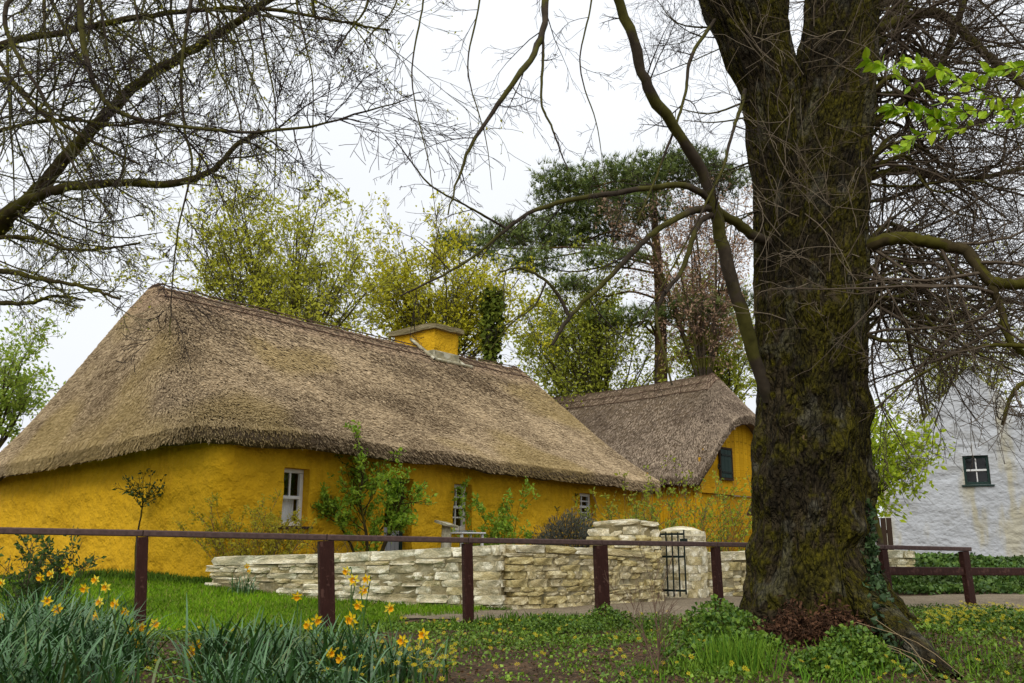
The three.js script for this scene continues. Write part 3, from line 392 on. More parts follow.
// run: list of {p (plan Vector3), top}; each stone is its own mesh
function stoneRun(parent, run, o) {
  const R = rng(o.seed), len = [0]; for (let k = 1; k < run.length; k++) len.push(len[k - 1] + Math.hypot(run[k].p.x - run[k - 1].p.x, run[k].p.z - run[k - 1].p.z));
  const T = len[len.length - 1], s = (l) => { l = clamp(l, 0, T); let k = 0; while (k < len.length - 2 && len[k + 1] < l) k++; const f = (l - len[k]) / (len[k + 1] - len[k]), a = run[k], b = run[k + 1], d = b.p.clone().sub(a.p).setY(0).normalize(); return { p: a.p.clone().lerp(b.p, f), top: lerp(a.top, b.top, f), turn: Math.atan2(-d.z, d.x) }; };
  const core = new Builder(), th = o.thick, prev = [];
  for (let k = 0; k <= 40; k++) { const c = s(k / 40 * T), n = V(Math.sin(c.turn), 0, Math.cos(c.turn)).multiplyScalar(th / 2 - 0.022), gy = groundY(c.p.x, c.p.z) - 0.2, r = [c.p.clone().add(n).setY(gy), c.p.clone().add(n).setY(c.top - 0.05), c.p.clone().sub(n).setY(c.top - 0.05), c.p.clone().sub(n).setY(gy)]; if (prev.length) for (let m = 0; m < 3; m++) core.quad(prev[m], r[m], r[m + 1], prev[m + 1]); if (k === 0 || k === 40) core.quad(...r); prev.splice(0, 4, ...r); }
  part(parent, 'core', core.geo(), M.mortar).position.set(-parent.position.x, -parent.position.y, -parent.position.z);
  const put = (l, y, sl, sh, deep, nm = 'stone', set = o.mats) => { const c = s(l), m = part(parent, nm, stoneGeos[Math.floor(R() * 9)], M.stones[set[Math.floor(R() * set.length)]]); const off = (R() - 0.5) * 0.05; m.position.set(c.p.x + Math.sin(c.turn) * off - parent.position.x, y - parent.position.y, c.p.z + Math.cos(c.turn) * off - parent.position.z); const slope = nm === 'coping_stone' ? Math.atan2(s(l + 0.2).top - s(l - 0.2).top, 0.4) : 0; m.rotation.set(0, c.turn + (R() - 0.5) * 0.06, slope + (R() - 0.5) * (slope ? 0.012 : 0.035)); m.scale.set(sl, sh, deep); };
  // courses measured as a share of the height so that they follow the rising top
  const maxH = Math.max(...run.map((r) => r.top - groundY(r.p.x, r.p.z))); let f = -0.02;
  while (f < 0.93) { const ch = (o.course[0] + (o.course[1] - o.course[0]) * R()) / maxH, fh = Math.min(ch, 0.97 - f); let l = -0.05 - R() * 0.2; while (l < T) { const w = o.len[0] + (o.len[1] - o.len[0]) * R() * R(), c = s(l + w / 2), gy = groundY(c.p.x, c.p.z) - 0.03, H = c.top - o.cap - gy; if (l + w > 0.05 && l < T - 0.05) { const w2 = Math.min(w, T - l + 0.04), hh = H * fh; if (R() < 0.14 && w2 > 0.25) { put(l + w2 * 0.27, gy + H * f + hh / 2, w2 * 0.5, hh * 1.02, th); put(l + w2 * 0.77, gy + H * f + hh * 0.27, w2 * 0.46, hh * 0.52, th); put(l + w2 * 0.77, gy + H * f + hh * 0.78, w2 * 0.46, hh * 0.46, th); } else put(l + w2 / 2, gy + H * f + hh / 2 + (R() - 0.5) * 0.012, w2 * 1.0, hh * (1.0 + 0.06 * R()), th + 0.03 * R()); } l += w + 0.008; } f += fh + 0.004; }
  if (o.cap) { let l = 0; while (l < T - 0.05) { const w = Math.min(0.5 + 0.6 * R(), T - l), c = s(l + w / 2); put(l + w / 2, c.top - o.cap / 2, w * 1.04, o.cap * 1.15, th + 0.05, 'coping_stone', o.capMats ?? o.mats); l += w; } }
}
const spot = (px, d, topPy) => { const p = at(px, topPy, d); return { p: V(p.x, 0, p.z), top: p.y }; };
{ const run = [spot(224, 15.4, 557), spot(264, 14.95, 556), spot(330, 14.3, 554), spot(400, 13.8, 551), spot(470, 13.3, 547), spot(505, 13.15, 545.5)];
  const w = thing('garden_wall', 'long low whitewashed rubble wall in front of the cottage', 'stone wall', [run[0].p.x, 0, run[0].p.z]);
  stoneRun(w, run, { seed: 3, thick: 0.42, course: [0.095, 0.145], len: [0.3, 1.0], mats: [0, 3, 1, 0, 3, 2], cap: 0.12, capMats: [3, 0, 3] });
  const run2 = [spot(507, 13.2, 545), spot(545, 13.6, 546), spot(575, 14.1, 548), spot(604, 14.6, 549), spot(652, 15.4, 553)];
  const w2 = thing('garden_wall', 'mossy yellow stone wall curving from the whitewashed wall to the gate', 'stone wall', [run2[0].p.x, 0, run2[0].p.z]);
  stoneRun(w2, run2, { seed: 4, thick: 0.42, course: [0.06, 0.13], len: [0.16, 0.6], mats: [1, 4, 4, 2, 1], cap: 0.09, capMats: [1, 0, 4] });
  const run3 = [spot(602, 15.35, 522), spot(625, 15.55, 519.5), spot(650, 15.75, 523)];
  const w3 = thing('gate_pier', 'broad stone gate pier left of the iron gate', 'gate pier', [run3[0].p.x, 0, run3[0].p.z]);
  stoneRun(w3, run3, { seed: 5, thick: 0.5, course: [0.08, 0.16], len: [0.2, 0.6], mats: [1, 0, 4, 3, 0], cap: 0.07, capMats: [0, 1] });
  const run4 = [spot(702, 16.9, 553), spot(735, 17.4, 552), spot(770, 17.9, 551), spot(850, 19, 550), spot(905, 19.8, 551)];
  const w4 = thing('garden_wall', 'low stone wall running from the round pier behind the big tree', 'stone wall', [run4[0].p.x, 0, run4[0].p.z]);
  stoneRun(w4, run4, { seed: 6, thick: 0.4, course: [0.09, 0.17], len: [0.25, 0.7], mats: [1, 2, 4, 0], cap: 0.13, capMats: [0, 3] });
  // the round whitewashed pier
  const c = at(682, 560, 16.5), rad = 0.40, top = at(682, 527, 16.5).y, pier = thing('gate_pier', 'rounded whitewashed stone gate pier with a domed top right of the iron gate', 'gate pier', [c.x, 0, c.z]), R = rng(8);
  part(pier, 'core', new THREE.CylinderGeometry(rad - 0.05, rad - 0.02, top + 0.2, 20).translate(0, (top - 0.2) / 2 - 0.06, 0), M.mortar);
  for (let y = -0.05; y < top - 0.2;) { const h = 0.11 + 0.06 * R(); let a = R() * 6; const e = a + 6.28; while (a < e - 0.15) { const da = Math.min(0.45 + 0.4 * R(), e - a), m = part(pier, 'stone', stoneGeos[Math.floor(R() * 9)], M.stones[[0, 3, 3, 1, 0][Math.floor(R() * 5)]]), am = a + da / 2; m.position.set(Math.sin(am) * (rad - 0.1), y + h / 2, Math.cos(am) * (rad - 0.1)); m.rotation.y = am; m.scale.set(da * rad * 1.08, h * 1.06, 0.24); a += da; } y += h; }
  const dome = new THREE.SphereGeometry(rad + 0.03, 26, 10, 0, 6.2832, 0, Math.PI / 2), dp = dome.attributes.position; for (let i = 0; i < dp.count; i++) { const k = 1 + 0.05 * fbm3(dp.getX(i) * 4, dp.getY(i) * 4, dp.getZ(i) * 4, 3); dp.setXYZ(i, dp.getX(i) * k, dp.getY(i) * 0.42 * k, dp.getZ(i) * k); } dome.computeVertexNormals(); dome.translate(0, top - 0.17, 0); part(pier, 'domed_cap', dome, M.stones[3]);
  part(pier, 'cap_rim', new THREE.CylinderGeometry(rad + 0.028, rad - 0.02, 0.12, 24, 1, true).translate(0, top - 0.225, 0), M.stones[3]);
  // wrought iron gate, ajar
  const g0 = at(653, 560, 15.9), gate = thing('iron_gate', 'narrow dark green iron gate between the two stone piers', 'gate', [g0.x, 0, g0.z], -0.5), gw = 0.42, gh = 1.05;
  part(gate, 'post', bevelBox(0.13, 1.25, 0.12, 0.01, 0.03, 0.62, 0), M.greenPaint);
  for (let k = 0; k <= 4; k++) part(gate, 'bar', new THREE.CylinderGeometry(0.014, 0.014, gh, 8).translate(0.14 + k * gw / 4, 0.1 + gh / 2 + (k === 4 ? 0.04 : 0), 0), M.iron);
  for (const y of [0.2, 0.75, 1.12]) part(gate, 'rail', box(gw, 0.035, 0.02, 0.14 + gw / 2, y, 0.002), M.iron);
  part(gate, 'latch', box(0.12, 0.05, 0.05, 0.14 + gw, 1.02, 0.02), M.iron);
}
{ // the brown railing; posts stand in the ground, wide and narrow by turns
  const f = thing('railing_fence', 'dark brown post and rail fence across the foreground', 'fence', [fencePts[1][0], 0, fencePts[1][1]]);
  const tops = [[-60, 526], [143, 530], [326, 534.5], [467, 537.5], [600, 540], [715, 542], [805, 543.5], [882, 545], [963, 547], [1060, 549]], dep = [8.0, 8.75, 9.55, 10.3, 11.1, 12.0, 12.75, 13.35, 14.2, 15.3], wide = [0.1, 0.1, 0.155, 0.105, 0.165, 0.105, 0.12, 0.12, 0.15, 0.12];
  const T = tops.map(([px, py], i) => at(px, py, dep[i])), org = f.position, turnA = Math.atan2(-(fencePts[8][1] - fencePts[0][1]), fencePts[8][0] - fencePts[0][0]), R = rng(12);
  T.forEach((t, i) => { if (i === 9) return; const gy = groundY(t.x, t.z), h = t.y - 0.062 - gy + 0.3, m = part(f, 'post', bevelBox(wide[i], h, 0.085, 0.008, 0, h / 2 - 0.3, 0), M.railPaint); m.position.set(t.x - org.x, gy, t.z - org.z); const lean = (i < 3 || i > 5 ? 0.06 : 0.028) + (R() - 0.5) * 0.012; m.position.x += lean * (h - 0.3) * Math.cos(turnA); m.position.z -= lean * (h - 0.3) * Math.sin(turnA); m.rotation.y = turnA; m.rotateZ(lean); });
  const railBetween = (a, b, name, hh, dd, m) => { const d = b.clone().sub(a), L = d.length(), r = part(f, name, bevelBox(L - 0.004, hh, dd, 0.012), m); r.position.copy(a).add(b).multiplyScalar(0.5).sub(org); r.quaternion.setFromUnitVectors(V(1, 0, 0), d.normalize()); };
  for (let i = 0; i < 8; i++) { const a = T[i].clone(), b = T[i + 1].clone(); a.y -= 0.03; b.y -= 0.03; if (i === 7) b.addScaledVector(b.clone().sub(a).normalize(), 0.14); railBetween(a, b, 'top_rail', 0.06, 0.1, M.railTop); }
  for (let i = 7; i < 9; i++) { const a = T[i].clone(), b = T[i + 1].clone(); a.y -= 0.36; b.y -= 0.36; railBetween(a, b, 'lower_rail', 0.12, 0.05, M.railPaint); }
}
{ // lectern-shaped pedestal and small table by the second window
  const p = onPlane(446, 540, K0.clone().addScaledVector(FN, 1.0), FN), b = thing('stone_pedestal', 'small pale pedestal with a tilted slab in front of the second window', 'pedestal', [p.x, 0, p.z], TURN);
  const ty = at(446, 524, -p.z).y; part(b, 'shaft', new THREE.CylinderGeometry(0.09, 0.13, ty - 0.1, 10).translate(0, (ty - 0.1) / 2 + 0.1, 0), M.cement); part(b, 'foot', bevelBox(0.36, 0.14, 0.36, 0.02, 0, 0.16, 0), M.cement); const s = part(b, 'slab', bevelBox(0.36, 0.05, 0.36, 0.012), M.cement); s.position.set(0, ty, 0); s.rotation.set(0.25, 0, -0.1);
  const q = onPlane(466, 545, K0.clone().addScaledVector(FN, 0.8), FN), t = thing('garden_table', 'low white garden table beside the pale pedestal', 'table', [q.x, 0, q.z], TURN), h = at(466, 533, -q.z).y; for (let k = 0; k < 4; k++) part(t, 'slat', bevelBox(0.75, 0.03, 0.1, 0.006, 0, h, -0.18 + k * 0.12), M.whitePaint); for (const sx of [-1, 1]) for (const sz of [-1, 1]) part(t, 'leg', box(0.045, h - 0.02, 0.045, sx * 0.32, h / 2 - 0.01, sz * 0.17), M.whitePaint);
}
// ---------------------------------------------------------------- growing branches
// o: max level, n children per level, ls length share, ang branching angle, wig, up (lift per step), seg; tips collects leaf places
function grow(b, p, d, len, r, lvl, o, R, tips) {
  const seg = lvl >= o.max ? 3 : 5 + (len > 1 ? 3 : 0), curl = rndDir(R).multiplyScalar(o.wig * 0.55), pts = [p.clone()], rad = [r], dir = d.clone().normalize(), dirs = [dir.clone()];
  for (let k = 1; k <= seg; k++) { dir.addScaledVector(rndDir(R), o.wig * 0.8).add(curl).add(V(0, o.up, 0)).normalize(); pts.push(pts[k - 1].clone().addScaledVector(dir, len / seg)); rad.push(Math.max(o.rmin, r * (1 - 0.8 * k / seg))); dirs.push(dir.clone()); }
  b.tube(pts, rad, r > 0.025 ? 6 : r > 0.011 ? 4 : 3, false);
  if (lvl < o.max) { const n = o.n[lvl]; let side = R() < 0.5 ? 1 : -1; for (let c = 0; c < n; c++) { const t = 0.15 + 0.85 * (c + R()) / n, f = t * seg, k = Math.min(seg - 1, Math.floor(f)), q = pts[k].clone().lerp(pts[k + 1], f - k), dd = dirs[k + 1]; side = -side;
    const ax = V().crossVectors(dd, rndDir(R)).normalize(); if (o.flat) { const hz = V().crossVectors(dd, V(0, 1, 0)).normalize().multiplyScalar(side); ax.multiplyScalar(1 - o.flat).addScaledVector(V().crossVectors(dd, hz).normalize(), o.flat).normalize(); }
    const nd = dd.clone().applyAxisAngle(ax, o.ang * (0.6 + 0.7 * R())); grow(b, q, nd, len * o.ls * (1.15 - 0.55 * t) * (0.7 + 0.6 * R()), Math.max(o.rmin, lerp(rad[k], rad[k + 1], f - k) * 0.68), lvl + 1, o, R, tips); } }
  if (tips && lvl >= o.max - (o.tipFrom ?? 0)) for (let k = 1; k <= seg; k++) tips.push({ p: pts[k], d: dirs[k], lvl });
  return pts;
}
// a limb through given places, with side growth; returns its points
function limb(b, places, r0, r1, sprout, R, tips, n = 40) {
  const pts = spline(places, n), rad = pts.map((_, k) => lerp(r0, r1, Math.pow(k / n, 0.8)) * (1 + 0.10 * noise3(k * 0.7, r0 * 99, 3)));
  for (let k = 1; k < n; k++) pts[k].add(rndDir(R).multiplyScalar(r0 * 0.16));
  b.tube(pts, rad, r0 > 0.06 ? 10 : 6, true);
  if (sprout) { const L = pts.reduce((s, p, k) => k ? s + p.distanceTo(pts[k - 1]) : 0, 0), m = Math.round(L * sprout.per); for (let c = 0; c < m; c++) { const t = lerp(sprout.from ?? 0.1, 1, (c + R()) / m), k = clamp(Math.floor(t * n), 1, n - 1), d = pts[k].clone().sub(pts[k - 1]).normalize(), ax = V().crossVectors(d, rndDir(R)).normalize(), nd = d.applyAxisAngle(ax, 0.5 + 0.9 * R()); if (sprout.bias) nd.add(sprout.bias).normalize(); grow(sprout.into ?? b, pts[k], nd, sprout.len * (0.45 + 0.9 * R()), Math.min(rad[k] * 0.6, sprout.r), 0, sprout.o, R, tips); } }
  return pts;
}
const A = (list) => list.map(([x, y, d]) => at(x, y, d));

// ---------------------------------------------------------------- the big tree at the right
const treeD = 7.9, treeBase = at(818, 655, treeD);
const bigTree = thing('beech_tree', 'massive mossy twin-stemmed tree trunk standing beside the railing', 'tree', [treeBase.x, groundY(treeBase.x, treeBase.z), treeBase.z]);
{ const org = bigTree.position, R = rng(101);
  const burls = [[0.5, 1.05, 0.16, 0.10], [-1.2, 1.45, 0.2, 0.07], [0.1, 1.7, 0.14, 0.06], [1.15, 2.1, 0.18, 0.05], [-0.5, 2.35, 0.12, 0.05], [0.8, 0.75, 0.22, 0.08], [-1.5, 0.9, 0.2, 0.08], [0.2, 2.9, 0.16, 0.05], [1.3, 1.35, 0.15, 0.05], [-0.3, 1.2, 0.1, 0.05], [-0.9, 2.0, 0.13, 0.05]]; for (let k = 0; k < 46; k++) burls.push([-1.6 + R() * 3.2, 0.35 + R() * 2.6, 0.05 + 0.08 * R(), 0.015 + 0.035 * R()]); // angle from the camera side, height, size, bulge
  const loft = (tab, flute) => { const rows = []; const n = 240, ys = tab.map((t) => t[0]); for (let k = 0; k <= n; k++) { const y = lerp(ys[0], ys[ys.length - 1], k / n); let i = 0; while (i < tab.length - 2 && tab[i + 1][0] > y) i++; let f = (y - tab[i][0]) / (tab[i + 1][0] - tab[i][0]); const g = f * f * (3 - 2 * f) * 0.5 + f * 0.5, l = lerp(tab[i][1], tab[i + 1][1], g), r = lerp(tab[i][2], tab[i + 1][2], g), a = at(l, y, treeD), b = at(r, y, treeD); rows.push({ c: a.clone().add(b).multiplyScalar(0.5), r: a.distanceTo(b) / 2 * 0.97 }); }
    return gridGeo(170, n, (u, v, i, j) => { const { c, r } = rows[j], a = u * Math.PI * 2, ca = Math.cos(a), sa = Math.sin(a), lowf = sstep(1.0, 0.0, c.y) * flute; let k = 1 + 0.085 * fbm3(ca * 1.6 + 5, c.y * 0.9, sa * 1.6, 3) + 0.075 * fbm3(ca * 4, c.y * 2.2 + 9, sa * 4, 4) + lowf * 0.09 * Math.sin(a * 5 + 0.8 + 1.2 * noise3(0, c.y * 2, 0)); let rr = r * k; const front = Math.atan2(ca, sa); if (flute) for (const [ba, by, bs, bh] of burls) { let da = front - ba; rr += bh * Math.exp(-((da * r) ** 2 + (c.y - by) ** 2) / (bs * bs) * 2.2); } rr += 0.034 * fbm3(ca * 11, c.y * 5, sa * 11, 3) - 0.03 * Math.pow(1 - Math.abs(noise3(ca * 7 + 0.6 * noise3(0, c.y * 2, 4), c.y * 1.1, sa * 7)), 6); return V(c.x + ca * rr - org.x, c.y - org.y, c.z + sa * rr * 0.95 - org.z); }, (u, v, p) => [u * 3, p.y]); };
  const main = loft([[700, 715, 912], [660, 726, 898], [625, 735, 888], [595, 741, 882], [570, 747, 875], [545, 754, 869], [505, 753, 872], [455, 753, 870], [400, 757, 867], [330, 759, 866], [280, 760, 866], [205, 768, 868], [150, 780, 871], [97, 793, 875], [0, 804, 880], [-120, 812, 884], [-300, 822, 882], [-520, 832, 876]], 1);
  part(bigTree, 'trunk', main, M.bark);
  const second = loft([[430, 763, 800], [380, 757, 800], [300, 754, 802], [205, 754, 808], [150, 750, 806], [97, 742, 801], [50, 722, 793], [0, 699, 786], [-120, 640, 730], [-300, 560, 640], [-480, 490, 550]], 0);
  part(bigTree, 'second_stem', second, M.bark);
  const roots = new Builder(), rt = (pl, r0, r1) => roots.tube(spline(pl, 14), Array.from({ length: 15 }, (_, k) => lerp(r0, r1, k / 14) * (1 + 0.12 * noise3(k, r0 * 50, 2))), 10); const gp = (px, d, lift) => { const p = at(px, 600, d); p.y = groundY(p.x, p.z) + lift; return p; };
  rt([at(846, 560, 7.6), at(866, 600, 7.35), gp(888, 7.0, 0.12), gp(915, 6.5, 0.06), gp(945, 6.1, -0.03)], 0.17, 0.075);  rt([at(866, 580, 8), gp(900, 8.1, 0.08), gp(930, 8.2, -0.05)], 0.16, 0.06);
  part(bigTree, 'roots', roots.geo(org), M.bark);
  // limbs to the left, over the yard
  const lb = new Builder(), tw = new Builder(), fine = { max: 2, n: [5, 3], ls: 0.5, ang: 0.75, wig: 0.22, up: -0.03, rmin: 0.0014, flat: 0.3 }, sp = { per: 2.2, len: 0.5, r: 0.008, o: fine, into: tw, from: 0.12 };
  limb(lb, A([[770, 400, 7.8], [752, 350, 7.65], [738, 300, 7.5], [724, 250, 7.4], [713, 206, 7.3], [704, 176, 7.2], [683, 138, 7.0], [655, 100, 6.8], [643, 75, 6.7], [634, 40, 6.6], [618, 0, 6.5], [590, -90, 6.2], [540, -200, 5.8]]), 0.062, 0.035, { ...sp, per: 1.6, from: 0.3 }, R);
  limb(lb, A([[775, 245, 7.85], [756, 237, 7.65], [735, 222, 7.5], [714, 208, 7.32]]), 0.05, 0.04, null, R, null, 12);
  limb(lb, A([[712, 204, 7.3], [700, 192, 7.2], [682, 185, 7.1], [650, 188, 6.95], [610, 194, 6.8], [565, 201, 6.6], [530, 213, 6.5], [508, 228, 6.4], [488, 245, 6.3], [460, 265, 6.2], [430, 282, 6.1], [400, 296, 6.0]]), 0.034, 0.006, sp, R);
  limb(lb, A([[508, 229, 6.4], [495, 222, 6.35], [465, 205, 6.2], [430, 185, 6.1], [410, 160, 6.0], [395, 140, 5.9]]), 0.011, 0.004, { ...sp, per: 3 }, R);
  limb(lb, A([[713, 207, 7.3], [690, 212, 7.2], [660, 228, 7.0], [635, 250, 6.9], [612, 275, 6.8], [580, 305, 6.7], [564, 325, 6.6], [552, 345, 6.55]]), 0.036, 0.012, { ...sp, per: 0.8 }, R);
  limb(lb, A([[712, 215, 7.3], [700, 222, 7.2], [692, 240, 7.1], [682, 270, 7.0], [664, 295, 6.9], [656, 315, 6.85], [661, 340, 6.8], [672, 385, 6.75]]), 0.03, 0.008, { ...sp, per: 2.2, len: 0.35, from: 0.5 }, R);
  limb(lb, A([[500, 272, 6.4], [520, 268, 6.5], [545, 280, 6.55], [560, 298, 6.6], [568, 315, 6.6]]).reverse(), 0.016, 0.008, { ...sp, per: 2 }, R);
  limb(lb, A([[546, 282, 6.55], [535, 305, 6.5], [510, 325, 6.4], [490, 350, 6.35]]), 0.009, 0.004, { ...sp, per: 2, len: 0.3 }, R);
  // dark hanging boughs from high on the second stem
  const hang = { ...sp, per: 1.5, len: 0.5, r: 0.005 };
  limb(lb, A([[560, -300, 7.4], [556, -140, 6.4], [550, -40, 5.9], [546, 0, 5.7], [543, 31, 5.6], [530, 60, 5.5], [511, 85, 5.4], [493, 112, 5.4], [470, 148, 5.3], [458, 178, 5.3], [448, 215, 5.2]]), 0.042, 0.0045, hang, R);
  limb(lb, A([[543, 30, 5.6], [543, 60, 5.55], [542, 106, 5.5], [551, 125, 5.5], [560, 150, 5.5], [568, 170, 5.5]]), 0.013, 0.004, { ...hang, len: 0.3 }, R);
  for (const [x, l] of [[478, 30], [422, 60], [590, 20]]) limb(lb, A([[x + 70, -260, 6.6], [x + 12, -60, 5.8], [x, 10, 5.6], [x - 10, 60 + l * 0.3, 5.5], [x + 8, 110 + l, 5.4], [x + 14, 160 + l, 5.4]]), 0.012, 0.0018, { ...hang, per: 1.2, len: 0.38, r: 0.003 }, R);
  limb(lb, A([[745, 90, 7.8], [740, 110, 7.4], [733, 130, 7.3], [722, 170, 7.1], [700, 215, 7.0], [672, 268, 6.9], [640, 325, 6.8]]).reverse().reverse(), 0.022, 0.005, { ...sp, per: 1.8 }, R);
  limb(lb, A([[715, 20, 7.8], [690, 60, 7.3], [685, 95, 7.2], [672, 135, 7.0], [655, 180, 6.9], [640, 215, 6.8], [628, 245, 6.8]]), 0.02, 0.005, { ...sp, per: 2.2 }, R);
  for (let k = 0; k < 15; k++) { const y0 = -70 + R() * 300, x0 = 700 + 50 * sstep(0, 180, y0), dy = (R() - 0.35) * 110; limb(lb, A([[x0 + 20, y0 - 10, 7.8 + R() * 0.3], [x0 - 8 - 20 * R(), y0 + dy * 0.5, 8 + (R() - 0.5)], [x0 - 25 - 45 * R(), y0 + dy + 30 * (R() - 0.5), 8 + (R() - 0.5) * 1.6]]), 0.006 + 0.008 * R(), 0.003, { per: 6, len: 0.5, r: 0.005, o: { ...fine, n: [5, 3] }, into: tw }, R, null, 10); }
  part(bigTree, 'limbs', lb.geo(org), M.limb); part(bigTree, 'hanging_twigs', tw.geo(org), M.twig).userData.kind = 'stuff';
  // the thicket of boughs on the right side
  const rb = new Builder(), rt2 = new Builder(), tipsR = [], dense = { max: 2, n: [6, 3], ls: 0.5, ang: 0.66, wig: 0.24, up: -0.012, rmin: 0.0024, flat: 0.35 }, sr = { per: 5.6, len: 1.35, r: 0.018, o: dense, into: rt2, from: 0.06 };
  limb(rb, A([[850, 255, 7.9], [872, 244, 7.7], [905, 238, 7.6], [940, 244, 7.5], [967, 252, 7.4], [990, 280, 7.3], [1024, 285, 7.2], [1100, 290, 7.0]]), 0.062, 0.04, sr, R, tipsR);
  limb(rb, A([[990, 280, 7.3], [1000, 305, 7.3], [1010, 340, 7.2], [1030, 360, 7.1]]), 0.04, 0.02, { ...sr, bias: V(0.2, 0.5, 0) }, R, tipsR);
  limb(rb, A([[860, 40, 8.0], [900, 20, 8.2], [941, 14, 8.4], [975, 45, 8.3], [1005, 70, 8.2], [1040, 98, 8.0]]), 0.055, 0.04, sr, R, tipsR);
  limb(rb, A([[862, 130, 8.2], [900, 105, 8.4], [935, 75, 8.5], [955, 30, 8.6], [975, -30, 8.8]]), 0.05, 0.03, sr, R, tipsR);
  limb(rb, A([[860, 180, 8.2], [900, 170, 8.6], [960, 180, 9.0], [1040, 165, 9.2]]), 0.045, 0.025, sr, R, tipsR);
  limb(rb, A([[858, 330, 7.8], [880, 340, 7.7], [905, 342, 7.6], [932, 355, 7.5]]), 0.026, 0.012, sr, R, tipsR);
  limb(rb, A([[860, 300, 8.1], [900, 310, 8.4], [950, 320, 8.6], [1000, 300, 8.8], [1040, 310, 9]]), 0.03, 0.015, sr, R, tipsR);
  limb(rb, A([[1100, 360, 6.9], [1050, 352, 7.0], [1010, 345, 7.1], [960, 352, 7.2], [920, 375, 7.3], [880, 395, 7.4]]), 0.03, 0.006, { ...sr, len: 0.9, bias: V(-0.3, 0.35, 0) }, R, tipsR);
  limb(rb, A([[1100, 385, 6.6], [1050, 375, 6.7], [1020, 385, 6.75], [1008, 405, 6.8], [1002, 425, 6.8]]), 0.03, 0.012, { ...sr, len: 0.3, per: 9, bias: V(0.3, 0.2, 0) }, R, tipsR);
  limb(rb, A([[862, 60, 8.2], [890, 20, 8.6], [930, -30, 9]]), 0.05, 0.03, sr, R, tipsR);
  for (let k = 0; k < 34; k++) { const y = -20 + R() * 340; limb(rb, A([[858, y + 20, 8.1], [890 + 20 * R(), y + (R() - 0.5) * 50, 8.4 + (R() - 0.4)], [930 + 40 * R(), y + (R() - 0.4) * 90, 8.6 + (R() - 0.4) * 2], [1000 + 60 * R(), y + (R() - 0.3) * 120, 8.8 + (R() - 0.4) * 2.4]]), 0.016 + 0.018 * R(), 0.007, { ...sr, per: 3.2 }, R, tipsR, 18); }
  part(bigTree, 'boughs', rb.geo(org), M.limbMossy); part(bigTree, 'twig_thicket', rt2.geo(org), M.twigPale).userData.kind = 'stuff';
  // thin shoots standing off the bark
  const sh = new Builder(); for (let k = 0; k < 75; k++) { const y = 5 + R() * 340, x = 752 + R() * 112 + (y < 90 ? 0 : 0), p = at(x, y, treeD - 0.34 - 0.12 * R()); grow(sh, p, V((R() - 0.5) * 1.6, R() * 1.4 - 0.5, 0.35), 0.3 + 0.6 * R(), 0.0055, 0, { max: 1, n: [3], ls: 0.6, ang: 0.6, wig: 0.3, up: 0.02, rmin: 0.0022 }, R); }
  part(bigTree, 'bark_shoots', sh.geo(org), std({ color: lin(0.19, 0.15, 0.10) })).userData.kind = 'stuff';
  for (const [x, y, s] of [[836, 343, 0.034], [806, 437, 0.03], [829, 262, 0.024]]) { const g = new THREE.CylinderGeometry(s, s * 1.15, 0.06, 14).rotateX(Math.PI / 2).scale(1.25, 0.9, 1), m = part(bigTree, 'branch_scar', g, std({ color: lin(0.15, 0.10, 0.05) })); const p = at(x, y, treeD - 0.395); m.position.copy(p.sub(org)); m.rotation.set(0.1, (x - 812) / 120, 0.3); }
 
}

